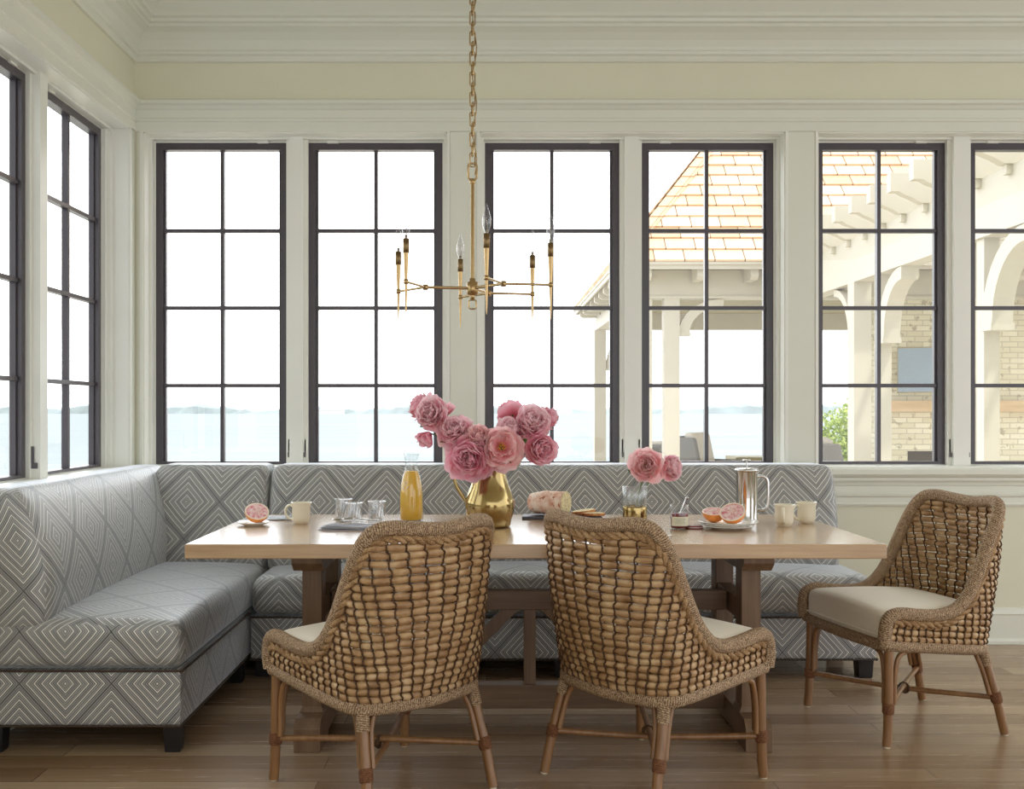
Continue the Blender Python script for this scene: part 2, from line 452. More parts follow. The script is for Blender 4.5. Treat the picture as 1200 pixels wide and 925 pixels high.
def boxuv(vs, f, k):
    a, b, c = Vector(vs[f[0]]), Vector(vs[f[1]]), Vector(vs[f[2]])
    n = (b-a).cross(c-a); n = (abs(n.x), abs(n.y), abs(n.z)); p = vs[k]
    if n[2] >= n[0] and n[2] >= n[1]: return (p[0], p[1])
    if n[0] >= n[1]: return (p[1], p[2])
    return (p[0], p[2])

def smooth_path(pts, n=8, closed=False):
    P = [Vector(p) for p in pts]; out = []; m = len(P)
    rng = m if closed else m-1
    for i in range(rng):
        p1, p2 = P[i], P[(i+1) % m]
        p0 = P[i-1] if (closed or i > 0) else p1*2-p2
        p3 = P[(i+2) % m] if (closed or i < m-2) else p2*2-p1
        for k in range(n):
            t = k/n
            out.append(.5*((2*p1)+(-p0+p2)*t+(2*p0-5*p1+4*p2-p3)*t*t+(-p0+3*p1-3*p2+p3)*t**3))
    if not closed: out.append(P[-1])
    return out

def resample(P, n):
    L = [0]
    for a, b in zip(P, P[1:]): L.append(L[-1]+(b-a).length)
    out = []; j = 0
    for i in range(n+1):
        d = L[-1]*i/n
        while j < len(P)-2 and L[j+1] < d: j += 1
        t = (d-L[j])/max(1e-9, L[j+1]-L[j]); out.append(P[j].lerp(P[j+1], min(1, t)))
    return out

def tag(o, label=None, cat=None, group=None, kind=None):
    for k, v in (('label', label), ('category', cat), ('group', group), ('kind', kind)):
        if v: o[k] = v
    return o

def empty(name, loc=(0, 0, 0), rz=0, label=None, cat=None, group=None):
    o = D.objects.new(name, None); COL.objects.link(o); o.location = loc; o.rotation_euler = (0, 0, rz)
    o.empty_display_size = .05
    return tag(o, label, cat, group)

def children_of(o): return [c for c in COL.objects if c.parent == o]
def copy_tree(o, parent=None):
    c = o.copy(); COL.objects.link(c); c.parent = parent
    for ch in children_of(o): copy_tree(ch, c)
    return c
# ------------------------------------------------------------------ the room
YB, XL = 5.38, -1.85            # inner faces of the back and left walls
ZC = 3.36
def S(name, mb, mat, **kw):
    o = mb.build(name, mat, **kw); o['kind'] = 'structure'; return o

m = MB(); m.box(-2.05, 5.2, -3.5, 5.6, -.12, 0); S('floor', m, 'floor')
m = MB(); m.box(-2.05, 5.2, -3.5, 5.6, ZC, ZC+.15); S('ceiling', m, 'ceil')

ZT, ZS = 2.687, .925            # head and sill of the openings
OPEN = [(-1.803, -.206), (-.036, 1.57), (1.74, 3.33)]
m = MB()
m.box(-2.05, 5.2, YB, 5.6, 0, ZS); m.box(-2.05, 5.2, YB, 5.6, ZT, ZC)
xs = [-2.05]+[v for o in OPEN for v in o]+[5.2]
for i in range(0, len(xs), 2): m.box(xs[i], xs[i+1], YB, 5.6, ZS, ZT)
S('wall_back', m, 'wall')
LO = (3.60, 5.30)
m = MB()
m.box(-2.05, XL, -3.5, YB, 0, ZS); m.box(-2.05, XL, -3.5, YB, ZT, ZC)
m.box(-2.05, XL, -3.5, 1.95, ZS, ZT); m.box(-2.05, XL, 3.43, LO[0], ZS, ZT); m.box(-2.05, XL, LO[1], YB, ZS, ZT)
S('wall_left', m, 'wall')

def band(name, prof, mat='trim'):
    # one moulding running along the back wall and the left wall; prof: (projection, z)
    m = MB(); n = len(prof)
    far = [(5.2, YB-p, z) for p, z in prof]; cor = [(XL+p, YB-p, z) for p, z in prof]; nr = [(XL+p, -3.5, z) for p, z in prof]
    vs = far+cor+nr
    fs = []
    for q in range(2):
        for i in range(n):
            j = (i+1) % n
            fs.append((q*n+i, q*n+j, (q+1)*n+j, (q+1)*n+i))
    fs.append(tuple(range(n))[::-1]); fs.append(tuple(range(2*n, 3*n)))
    m.add(vs, fs)
    return S(name, m, mat)
# header boards and cap above the windows
band('trim_1', [(0, ZT+.002), (.012, ZT+.002), (.012, 2.735), (.020, 2.740), (.020, 2.752), (.012, 2.757), (.012, 2.800), (.022, 2.806), (.030, 2.818), (.048, 2.826), (.048, 2.842), (.036, 2.850), (0, 2.852)])
# crown
band('trim_2', [(0, 3.052), (.014, 3.052), (.020, 3.062), (.020, 3.080), (.032, 3.086), (.036, 3.100), (.028, 3.110), (.030, 3.125), (.045, 3.155), (.075, 3.185), (.105, 3.200), (.112, 3.202), (.112, 3.216), (.128, 3.222), (.132, 3.236), (.150, 3.242), (.150, 3.262), (.19, 3.30), (.25, 3.335), (.26, ZC-.002), (0, ZC-.002)])
# sill nosing and the mouldings under it
band('trim_3', [(0, .830), (.014, .830), (.018, .846), (.030, .858), (.030, .872), (.046, .880), (.056, .892), (.056, .914), (.048, .922), (0, .923)])
band('trim_4', [(0, .722), (.012, .722), (.016, .732), (.010, .742), (.010, .768), (.020, .774), (.022, .784), (.012, .794), (.012, .829), (0, .829)])
band('baseboard_back', [(0, .001), (.032, .001), (.032, .018), (.024, .026), (.018, .030), (.018, .150), (.022, .158), (.014, .172), (.008, .186), (0, .188)])
# narrow bead round each opening and flat pier boards
def casing(idx, x0, x1):
    m = MB()
    for a, b in ((x0-.014, x0), (x1, x1+.014)): m.box(a, b, YB-.010, YB+.0, ZS, ZT)
    m.box(x0-.014, x1+.014, YB-.010, YB, ZT-.0, ZT+.001+.014)
    # white liner of the opening and stops against the dark sashes
    m.box(x0, x0+.006, YB+.002, 5.50, ZS, ZT); m.box(x1-.006, x1, YB+.002, 5.50, ZS, ZT)
    m.box(x0, x1, YB+.002, 5.50, ZT-.006, ZT)
    m.box(x0, x1, YB-.02, 5.60, ZS-.004, ZS+.006)
    m.box(x0+.006, x0+.022, 5.455, 5.50, ZS+.006, ZT-.006); m.box(x1-.022, x1-.006, 5.455, 5.50, ZS+.006, ZT-.006)
    m.box(x0+.022, x1-.022, 5.455, 5.50, ZT-.018, ZT-.006)
    return S('trim_%d' % idx, m, 'winwhite')
for i, (a, b) in enumerate(OPEN): casing(5+i, a, b)
# left opening liner
m = MB()
m.box(XL, XL+.010, LO[1], LO[1]+.014, ZS, ZT); m.box(XL, XL+.010, LO[0], LO[1]+.014, ZT, ZT+.014)
m.box(-1.97, XL, LO[1]-.006, LO[1], ZS, ZT); m.box(-1.97, XL, LO[0], LO[1], ZT-.006, ZT)
m.box(-2.05, XL+.02, LO[0], LO[1], ZS-.004, ZS+.006)
m.box(-1.97, -1.93, LO[1]-.03, LO[1]-.006, ZS, ZT); m.box(-1.97, -1.93, LO[0], LO[1]-.03, ZT-.02, ZT-.006)
m.box(-1.97, -1.95, LO[1]-.06, LO[1]-.03, ZS, ZT)
S('trim_8', m, 'winwhite')

WCNT = [0]
def window(c0, c1, plane, left=False, latch=0):
    """one fixed dark sash of 2 x 4 panes between c0 and c1"""
    WCNT[0] += 1
    z0, z1 = .936, 2.662; fw = .036; mw = .020
    P = (lambda a, b, n0, n1, za, zb, mb: mb.box(a, b, plane+n0, plane+n1, za, zb)) if not left else \
        (lambda a, b, n0, n1, za, zb, mb: mb.box(plane-n1, plane-n0, a, b, za, zb))
    org = ((c0+c1)/2, plane, z0) if not left else (plane, (c0+c1)/2, z0)
    w = empty('window_%d' % WCNT[0], org); w['kind'] = 'structure'
    m = MB()
    P(c0, c0+fw, 0, .05, z0, z1, m); P(c1-fw, c1, 0, .05, z0, z1, m)
    P(c0+fw, c1-fw, 0, .05, z1-fw*1.05, z1, m); P(c0+fw, c1-fw, 0, .05, z0, z0+.014, m)
    for a, b in ((c0+fw, c0+fw+.012), (c1-fw-.012, c1-fw)): P(a, b, .02, .045, z0+.014, z1-fw, m)
    m.build('window_frame', 'winmetal', w, org=org)
    # bars
    m = MB(); cx = (c0+c1)/2
    P(cx-mw/2, cx+mw/2, .012, .044, z0+.014, z1-fw, m)
    for zz in (1.358, 1.776, 2.192): 
        P(c0+fw, cx-mw/2, .012, .044, zz-mw/2, zz+mw/2, m); P(cx+mw/2, c1-fw, .012, .044, zz-mw/2, zz+mw/2, m)
    m.build('glazing_bars', 'winmetal', w, org=org)
    m = MB(); P(c0+fw, c1-fw, .026, .030, z0+.014, z1-fw, m); m.build('pane', 'pane', w, org=org)
    m = MB()
    cc = c1-.13 if latch >= 0 else c0+.13
    P(cc-.03, cc+.03, -.012, .0, z1-.004, z1+.010, m); m.build('screen_clip', 'winwhite', w, org=org)
    m = MB()
    lc = c1+.014 if latch >= 0 else c0-.014
    P(lc-.004, lc+.004, -.03, -.014, 1.0, 1.07, m); P(lc-.003, lc+.003, -.045, -.014, .975, 1.0, m)
    m.build('latch', 'winmetal', w, org=org)
    return w
WX = [(-1.775, -1.069, 1), (-.954, -.236, -1), (-.008, .713, 1), (.83, 1.541, -1), (1.765, 2.462, 1), (2.587, 3.30, -1)]
for a, b, l in WX: window(a, b, 5.50, latch=l)
window(3.675, 4.375, -1.97, True, 1); window(4.49, 5.235, -1.97, True, -1)
m = MB()
for a, b in ((-1.069, -.954), (.713, .83), (2.462, 2.587)):
    m.box(a, b, 5.47, 5.56, ZS+.006, ZT-.006); m.box(a+.022, b-.022, 5.44, 5.47, ZS+.006, ZT-.006)
for (a, b), (c, d) in zip(OPEN, ((-1.775, -.236), (-.008, 1.541), (1.765, 3.30))):
    m.box(a+.001, c, 5.50, 5.56, ZS+.006, ZT-.006); m.box(d, b-.001, 5.50, 5.56, ZS+.006, ZT-.006); m.box(c, d, 5.50, 5.56, 2.662, ZT-.006)
    m.box(c, d, 5.505, 5.56, ZS+.006, .936)
m.box(-2.04, -1.95, 4.375, 4.49, ZS+.006, ZT-.006); m.box(-1.95, -1.915, 4.395, 4.47, ZS+.006, ZT-.006)
m.box(-2.03, -1.97, 5.235, 5.295, ZS+.006, ZT-.006); m.box(-2.03, -1.972, LO[0], 5.235, 2.662, ZT-.006); m.box(-2.03, -1.97, LO[0], 3.675, ZS+.006, ZT-.006)
m.box(-2.03, -1.972, LO[0], 5.235, ZS+.006, .936)
S('trim_9', m, 'winwhite')
m = MB()
for a, b in ((XL+.02, -1.818), (-.191, -.051), (1.585, 1.725), (3.345, 5.2)): m.box(a, b, YB-.006, YB-.0005, ZS, 2.688)
m.box(XL+.001, XL+.006, 5.315, 5.372, ZS, 2.688)
S('trim_10', m, 'trim')

# ------------------------------------------------------------------ banquettes
def fuv(ou, ov, top='y', front='x'):
    """pattern coordinates in metres for each face direction"""
    def f(a, s, p):
        if a == 0: return (p[1]-ou[1], p[2]-ov)
        if a == 1: return (p[0]-ou[0], p[2]-ov)
        return (p[0]-ou[0], p[1]-ou[1])
    return f
def nail_row(pts_list):
    m = MB()
    for p, q in pts_list:
        m.tube([p, q], .0045, 6)
        P, Q = Vector(p), Vector(q); n = int((Q-P).length/.018)
        for i in range(n+1):
            c = P.lerp(Q, i/n); m.lathe([(.0, -.006), (.005, -.003), (.006, 0), (.005, .003), (0, .006)], c, 6)
    return m
# left arm with the corner piece
lb = empty('corner_banquette', (-1.46, 4.4, 0), 0, 'left banquette section with its corner, diamond woven upholstery, standing under the side windows', 'banquette')
O = (-1.46, 4.4, 0)
def seat_def(x0, x1, y0, y1, zt, amt):
    def f(w):
        if w[2] > zt-.09:
            u = (w[0]-x0)/(x1-x0); v = (w[1]-y0)/(y1-y0)
            k = max(0, min(1, u))*(1-max(0, min(1, u)))*4; k2 = max(0, min(1, v))*(1-max(0, min(1, v)))*4
            w[2] += amt*min(1, k**.5)*min(1, k2**.35)*min(1, (w[2]-zt+.09)/.09)
        return w
    return f
def uv_lseat(a, s, p):
    if a == 0: return (p[1]-3.85, p[2]-.434)
    if a == 1: return (p[0]+1.50, p[2]-.434)
    return (p[1]-3.85, .447-.434+(-1.085-p[0]))
m = MB(); m.rbox((-1.845, 3.645, .298), (-1.085, 5.13, .462), .045, 4, 14, seat_def(-1.845, -1.085, 3.645, 5.13, .462, .035), uv_lseat)
m.build('seat_cushion', 'fabric', lb, org=O)
m = MB(); m.rbox((-1.843, 3.650, .098), (-1.09, 5.13, .297), .012, 2, 8, None, lambda a, s, p: (p[1]-3.69, p[2]-.07) if a == 0 else (p[0]+1.665, p[2]-.07))
m.build('base', 'fabric', lb, org=O)
def back_def_l(w):
    t = max(0, min(1, (w[2]-.44)/.50))
    w[0] += (-.095*t**1.5+.03*sin(PI*t))*max(0, min(1, (w[0]+1.842)/.272))
    return w
def uv_lback(a, s, p):
    if a == 0: return (p[1]-3.79, p[2]-.76)
    if a == 1: return (p[0]+1.655, p[2]-.76)
    return (p[1]-3.79, .95-.76+(p[0]+1.6)*-1)
m = MB(); m.rbox((-1.842, 3.648, .42), (-1.57, 5.34, .945), .06, 5, 16, back_def_l, uv_lback)
m.build('backrest', 'fabric', lb, org=O)
def back_def_b(w):
    t = max(0, min(1, (w[2]-.44)/.50))
    w[1] += (.12*t**1.3-.025*sin(PI*t))*max(0, min(1, (5.34-w[1])/.34))
    return w
def uv_bback(a, s, p):
    if a == 0: return (p[1]-5.1, p[2]-.774)
    if a == 1: return (p[0]+1.48, p[2]-.774)
    return (p[0]+1.48, .945-.774+(p[1]-5.1))
m = MB(); m.rbox((-1.66, 5.0, .42), (-1.083, 5.34, .953), .055, 5, 10, back_def_b, uv_bback)
m.build('corner_backrest', 'fabric', lb, org=O)
nail_row([((-1.84, 3.643, .297), (-1.086, 3.643, .297)), ((-1.083, 3.645, .297), (-1.083, 4.68, .297)), ((-1.84, 3.648, .099), (-1.09, 3.648, .099)), ((-1.088, 3.65, .099), (-1.088, 4.68, .099))]).build('nailhead_trim', 'welt', lb, org=O)
def bleg(x, y, par, O, w=.065):
    m = MB(); m.hexa([(x-w/2+.006, y-w/2+.006, 0), (x+w/2-.006, y-w/2+.006, 0), (x+w/2-.006, y+w/2-.006, 0), (x-w/2+.006, y+w/2-.006, 0)],
                     [(x-w/2, y-w/2, .10), (x+w/2, y-w/2, .10), (x+w/2, y+w/2, .10), (x-w/2, y+w/2, .10)])
    m.build('leg', 'blackwood', par, org=O, bevel=.003)
for x, y in ((-1.125, 3.69), (-1.76, 3.69), (-1.125, 4.62), (-1.76, 5.0)): bleg(x, y, lb, O)
# long arm along the back wall
rb = empty('banquette', (.35, 5.0, 0), 0, 'long straight banquette in diamond woven upholstery running behind the table under the back windows', 'banquette')
O = (.35, 5.0, 0)
def uv_rseat(a, s, p):
    if a == 0: return (p[1]-4.68, p[2]-.30)
    if a == 1: return (p[0]-1.35, p[2]-.30)
    return (p[0]-1.35, .47-.30+(p[1]-4.68))
m = MB(); m.rbox((-1.079, 4.665, .282), (1.79, 5.16, .458), .06, 4, 24, seat_def(-1.079, 1.79, 4.665, 5.13, .458, .034), uv_rseat)
m.build('seat_cushion', 'fabric', rb, org=O)
m = MB(); m.rbox((-1.077, 4.672, .085), (1.782, 5.16, .281), .012, 2, 12, None, uv_rseat)
m.build('base', 'fabric', rb, org=O)
m = MB(); m.rbox((-1.078, 5.0, .42), (1.738, 5.34, .953), .055, 5, 24, back_def_b, uv_bback)
m.build('backrest', 'fabric', rb, org=O)
nail_row([((-1.076, 4.664, .281), (1.785, 4.664, .281)), ((1.788, 4.67, .281), (1.788, 5.1, .281)), ((-1.076, 4.67, .087), (1.78, 4.67, .087)), ((1.784, 4.675, .087), (1.784, 5.1, .087))]).build('nailhead_trim', 'welt', rb, org=O)
for x, y in ((-1.03, 4.74), (1.735, 4.715), (.35, 4.715), (1.735, 5.1)): bleg(x, y, rb, O, .075)

# ------------------------------------------------------------------ the table
O = (.17, 4.05, 0)
tb = empty('dining_table', O, 0, 'long oak trestle dining table set for breakfast in front of the banquette', 'table')
m = MB(); m.box(-1.047, 1.39, 3.55, 4.57, .709, .76); m.build('tabletop', 'tabletop', tb, org=O, bevel=.004)
for xc in (-.642, .975):
    tr = MB(); tr.prism([(3.66, .675), (3.70, .645), (4.40, .645), (4.44, .675), (4.44, .709), (3.66, .709)], xc-.055, xc+.055)
    t_ = tr.build('trestle', 'tablewood', tb, org=O, bevel=.003)
    for yc in (3.815, 4.235):
        m = MB(); m.box(xc-.036, xc+.036, yc-.045, yc+.045, .13, .645)
        m.hexa([(xc-.046, yc-.055, .114), (xc+.046, yc-.055, .114), (xc+.046, yc+.055, .114), (xc-.046, yc+.055, .114)], [(xc-.036, yc-.045, .135), (xc+.036, yc-.045, .135), (xc+.036, yc+.045, .135), (xc-.036, yc+.045, .135)])
        m.build('post', 'tablewood', t_, org=O, bevel=.003)
    m = MB(); m.prism([(3.66, 0), (3.84, 0), (3.87, .022), (4.23, .022), (4.26, 0), (4.44, 0), (4.44, .085), (4.41, .114), (3.69, .114), (3.66, .085)], xc-.047, xc+.047)
    m.build('foot', 'tablewood', t_, org=O, bevel=.003)
    m = MB(); m.box(xc-.03, xc+.03, 3.86, 4.19, .44, .52); m.build('crosspiece', 'tablewood', t_, org=O, bevel=.003)
m = MB(); m.box(-.606, .939, 4.0, 4.055, .445, .520); m.build('upper_stretcher', 'tablebeam', tb, org=O, bevel=.003)
m = MB(); m.box(-.596, .929, 3.995, 4.06, .060, .152); m.build('lower_stretcher', 'tablebeam', tb, org=O, bevel=.003)
m = MB(); m.box(.147, .193, 4.005, 4.05, .152, .445); m.build('centre_post', 'tablewood', tb, org=O, bevel=.002)
for s in (-1, 1):
    m = MB(); c = .17
    m.prism([(c+s*.042, .445), (c+s*.107, .445), (c+s*.40, .152), (c+s*.335, .152)][::s], 4.012, 4.045, 'y')
    m.build('diagonal_brace', 'tablewood', tb, org=O, bevel=.002)
# ------------------------------------------------------------------ woven chair
def rim_half():
    return [(.272, .268, .372), (.276, .270, .420), (.277, .258, .468), (.278, .215, .487), (.277, .130, .478), (.275, .040, .474), (.272, -.030, .492),
            (.267, -.085, .540), (.262, -.128, .610), (.257, -.165, .690), (.251, -.203, .770), (.240, -.238, .832), (.212, -.262, .866), (.160, -.280, .874), (.080, -.296, .866), (0, -.302, .861)]
def full_sym(h): return [Vector((x, y, z)) for x, y, z in h]+[Vector((-x, y, z)) for x, y, z in h[::-1][1:]]
RIM = resample(smooth_path(full_sym(rim_half()), 8), 240)
def bot_half():
    return [(.270, .262, .385), (.268, .16, .374), (.264, .05, .363), (.258, -.06, .352), (.246, -.15, .343), (.215, -.195, .338), (.14, -.222, .336), (0, -.238, .334)]
BOT = resample(smooth_path(full_sym(bot_half()), 8), 240)
TOPI = RIM[14:-14]
TOP = resample(TOPI, 240)
def lerpP(L, t):
    f = max(0, min(1, t))*(len(L)-1); i = min(int(f), len(L)-2); return L[i].lerp(L[i+1], f-i)
def tw(t): return t-.072*sin(2*PI*t)
def shell(t, v):
    a = lerpP(BOT, t); b = lerpP(TOP, tw(t)); p = a.lerp(b, v)
    c = Vector((p.x, p.y-.02, 0)); 
    out = Vector((p.x*.55, min(p.y, .0)*1.0, 0))
    if out.length > 1e-4: out.normalize()
    hgt = b.z-a.z
    bulge = .075*max(0, hgt-.12)*sin(PI*min(1, v*1.0))**.9 if 0 <= v <= 1 else 0
    return p+out*bulge
def shell_n(t, v):
    e = .004
    d1 = shell(min(1, t+e), v)-shell(max(0, t-e), v); d2 = shell(t, min(1, v+e*4))-shell(t, max(0, v-e*4))
    n = d1.cross(d2)
    if n.length < 1e-9: return Vector((0, -1, 0))
    n.normalize(); p = shell(t, v)
    if n.dot(Vector((p.x, p.y-.15, 0))) < 0: n = -n
    return n
NC = 42; ROW = .0245
def woven():
    strands = MB(); cords = MB()
    K = 6; NS = NC*K
    tops = [lerpP(TOP, tw(i/NS)).z for i in range(NS+1)]; bots = [lerpP(BOT, i/NS).z for i in range(NS+1)]
    rnd = random.Random(3)
    k = 0
    while True:
        h = .016+ROW*k
        if .335+h > .86: break
        seg = []; segs = []
        for i in range(NS+1):
            t = i/NS; z = bots[i]+h+.0015*sin(i*.31+k); gap = tops[i]-bots[i]
            if z < tops[i]-.018:
                v = (z-bots[i])/gap; p = shell(t, v); n = shell_n(t, v)
                ph = (i % K)/K
                b = abs(sin(PI*ph)); r = .0092+.0034*b**.6
                r *= .94+.12*rnd.random() if (i % K) == K//2 else 1
                p = p+n*((.0022*b) if (k+i//K) % 2 else (-.0015*b))
                seg.append((p, r))
            else:
                if len(seg) > 3: segs.append(seg)
                seg = []
        if len(seg) > 3: segs.append(seg)
        for sg in segs: strands.tube([a for a, _ in sg], [b for _, b in sg], 7, flat=.82)
        k += 1
    # paired cords looping over and under every strand
    for j in range(NC+1):
        t = j/NC
        if j == 0: t = .004
        if j == NC: t = .996
        gap = lerpP(TOP, tw(t)).z-lerpP(BOT, t).z; n_s = max(6, int(gap/ROW*4))
        for side, dt in ((1, .0012), (-1, -.0012)):
            pts = []
            for q in range(n_s+1):
                v = q/n_s; tt = min(1, max(0, t+dt*(1 if (q//4) % 2 else -1)))
                p = shell(tt, v); n = shell_n(tt, v)
                hh = (v*gap-.016)/ROW
                w = abs(cos(PI*hh))
                pts.append(p+n*side*(.0035+.0075*w))
            cords.tube(pts, .0030, 5)
    return strands, cords

def make_chair(name, label):
    root = empty(name, (0, 0, 0), 0, label, 'chair', 'woven rattan dining chairs around the table')
    st, co = woven()
    st.build('woven_panel', 'strand', root); co.build('binding_cords', 'cord', root)
    m = MB(); m.tube(RIM, .0235, 12, flat=1.0); m.build('back_rim', 'rim', root)
    # twisted rope just inside the rim, two plies
    m = MB(); pth = []
    for i in range(10, 231, 1):
        t = (i-10)/220; tb = min(1, max(0, t)); a = lerpP(BOT, tb); b = lerpP(TOP, tw(tb))
        hgt = (b-a).length; v = 1-.034/max(.07, hgt); pth.append(shell(tb, v)+shell_n(tb, v)*.006)
    pth = resample(pth, 520)
    for ply in (0, 1):
        pp = []
        for i, p in enumerate(pth):
            T = (pth[min(len(pth)-1, i+1)]-pth[max(0, i-1)]).normalized()
            u = T.orthogonal().normalized() if i == 0 else (u-T*u.dot(T)).normalized()
            w = T.cross(u); a = i*.36+PI*ply
            pp.append(p+(u*cos(a)+w*sin(a))*.0066)
        m.tube(pp, .0088, 6)
    m.build('rope_border', 'border', root)
    # wound band round the seat
    ring = [(x, y, z-.012) for x, y, z in [tuple(p) for p in resample(BOT, 60)]]
    front = [(-.16, .268, .368), (0, .270, .366), (.16, .268, .368)]
    m = MB(); m.tube(smooth_path([Vector(p) for p in ring]+[Vector(p) for p in front], 2, True), .0215, 10, closed=True, flat=.8, up=(0, 0, 1))
    m.build('seat_band', 'rim', root)
    # cushion
    def cdef(w):
        w = Vector(w); fr = (w.y+.19)/.46
        hw = .232+.025*fr
        w.x *= hw/.25
        kx = 1-(w.x/.262)**2; ky = 1-((w.y-.04)/.245)**2
        if w.z > .43: w.z += .022*max(0, kx)**.6*max(0, ky)**.5
        w.z += .012*(fr-.6)
        return w
    m = MB(); m.rbox((-.25, -.205, .366), (.25, .272, .487), .034, 4, 10, cdef); m.build('seat_cushion', 'cushion', root)
    m = MB()
    pp = []
    for i in range(41):
        x = -.24+.48*i/40; pp.append((x, .2745, .404))
    m.tube(pp, .004, 6); m.build('cushion_piping', 'cushion', root)
    # legs
    legs = {'fl': [(-.262, .245, .375), (-.263, .247, .20), (-.264, .250, .08), (-.266, .256, 0)], 'fr': [(.262, .245, .375), (.263, .247, .20), (.264, .250, .08), (.266, .256, 0)],
            'rl': [(-.212, -.188, .335), (-.224, -.216, .22), (-.232, -.240, .13), (-.240, -.268, 0)], 'rr': [(.212, -.188, .335), (.224, -.216, .22), (.232, -.240, .13), (.240, -.268, 0)]}
    def at_z(P, z):
        P = smooth_path(P, 8)
        for a, b in zip(P, P[1:]):
            if (a.z-z)*(b.z-z) <= 0: return a.lerp(b, (a.z-z)/max(1e-9, a.z-b.z))
        return P[-1]
    J = {}
    for k, P in legs.items():
        base = [Vector(p) for p in P]; base[-1].z = .006
        m = MB(); m.tube(smooth_path(base, 6), .0165, 12); lg = m.build('leg', 'pole', root)
        a, b = at_z(P, .162), at_z(P, .122); J[k] = at_z(P, .142)
        m = MB(); m.tube([a, a.lerp(b, .15), b.lerp(a, .15), b], [.019, .0215, .0215, .019], 12); m.build('joint_wrap', 'wrap', lg)
        m = MB(); m.lathe([(.011, 0), (.013, .002), (.013, .006)], (P[-1][0], P[-1][1], 0), 12); m.build('foot_glide', 'china', lg)
        if k[0] == 'r':
            a, b = at_z(P, .33), at_z(P, .262); m = MB(); m.tube([a, b], .0205, 12); m.build('rope_wrap', 'rim', lg)
    for a, b in (('fl', 'rr'), ('fr', 'rl')):
        m = MB(); A, B = J[a], J[b]; A = A.copy(); B = B.copy()
        dz = .006 if a == 'fl' else -.012
        m.tube(smooth_path([A, A.lerp(B, .5)+Vector((0, 0, dz)), B], 6), .0105, 10); m.build('stretcher', 'pole', root)
    c = (J['fl']+J['rr'])/2
    m = MB()
    for q in range(4):
        rr = []
        for i in range(16):
            a = 2*PI*i/16; d = Vector((cos(a)*.017, 0, sin(a)*.020))
            d.rotate(Euler((0, 0, PI/4+(q % 2)*PI/2))); rr.append(c+d+Vector(((q-1.5)*.004, 0, -.004)))
        m.tube(rr, .0028, 5, closed=True)
    m.build('centre_knot', 'cord', root)
    order = ['fl', 'fr', 'rr', 'rl']
    for i in range(4):
        for a, b in ((order[i], order[(i+1) % 4]), (order[(i+1) % 4], order[i])):
            A = Vector(J[a]); B = Vector(J[b]); d = Vector((B.x-A.x, B.y-A.y, 0)).normalized()
            up = at_z(legs[a], .25)
            p0 = at_z(legs[a], .155)+d*.026; p1 = at_z(legs[a], .25)+d*.027
            zt = .326 if a[0] == 'r' and b[0] == 'r' else (.334 if a[0] == 'r' else .345)
            if a[0] == 'f' and b[0] == 'f': zt = .347
            p2 = at_z(legs[a], .30)+d*.040; p2.z = zt-.026; p3 = up+d*.065; p3.z = zt-.006; p4 = up+d*.10; p4.z = zt; p5 = up+d*.150; p5.z = zt+.002
            m = MB(); m.tube(smooth_path([p0, p1, p2, p3, p4, p5], 5), .0088, 8); m.build('curved_brace', 'pole', root)
    return root

def place(o, x, y, fx, fy, label):
    o.location = (x, y, 0); o.rotation_euler = (0, 0, math.atan2(fy, fx)-PI/2); o['label'] = label
c1 = make_chair('dining_chair', '')
c2 = copy_tree(c1); c3 = copy_tree(c1)
place(c1, -.335, 3.365, -.303, .355, 'rattan dining chair seen from behind, left one, back below the brass pitcher')
place(c2, .555, 3.445, .364, .312, 'rattan dining chair seen from behind, right one, back below the bread board')
place(c3, 1.638, 4.032, -.495, -.12, 'rattan dining chair at the right end of the table, turned to show its cream seat')

# ------------------------------------------------------------------ chandelier
CX, CY, CZ = -.053, 3.90, 1.690
O = (CX, CY, CZ)
ch = empty('chandelier', O, 0, 'slim brass six-light chandelier with clear flame bulbs hanging over the table', 'chandelier')
def cp(r, deg, z=0): return Vector((CX+r*cos(math.radians(deg)), CY+r*sin(math.radians(deg)), CZ+z))
m = MB(); m.lathe([(.006, .03), (.0075, .034), (.0075, .395), (.012, .40), (.012, .412), (.006, .415)], (CX, CY, CZ), 16); m.build('stem', 'brass', ch, org=O)
m = MB(); m.lathe([(.012, -.028), (.022, -.024), (.022, .022), (.012, .026), (.012, .036), (.008, .038)], (CX, CY, CZ), 20); m.lathe([(.004, -.045), (.009, -.042), (.009, -.028)], (CX, CY, CZ), 12); m.build('hub', 'brass', ch, org=O)
def rect_loop(mb, c, w, h, r, ang=0, flat=1):
    pts = []; cr = min(w, h)*.25
    for (sx, sz, a0) in ((1, 1, 0), (-1, 1, 90), (-1, -1, 180), (1, -1, 270)):
        for q in range(3):
            a = math.radians(a0+45*q); pts.append((sx*(w/2-cr)+cr*cos(a), sz*(h/2-cr)+cr*sin(a)))
    mb.tube([(c[0]+x*cos(ang), c[1]+x*sin(ang), c[2]+z) for x, z in pts], r, 6, closed=True, flat=flat)
m = MB(); rect_loop(m, (CX, CY, CZ+.445), .032, .060, .004, 0); m.build('top_loop', 'brass', ch, org=O)
m = MB(); rect_loop(m, (CX, CY, CZ-.062), .028, .034, .003, 0); m.build('bottom_loop', 'brass', ch, org=O)
z = CZ+.467; i = 0
m = MB()
while z < ZC-.04:
    rect_loop(m, (CX, CY, z+.022), .020, .052, .0027, .3+(i % 2)*PI/2); z += .0385; i += 1
m.build('chain', 'brass', ch, org=O)
m = MB(); m.lathe([(.005, -.05), (.008, -.03), (.055, -.022), (.06, -.01), (.06, -.0)], (CX, CY, ZC), 24); m.build('ceiling_canopy', 'brass', ch, org=O)
m = MB(); pts = []
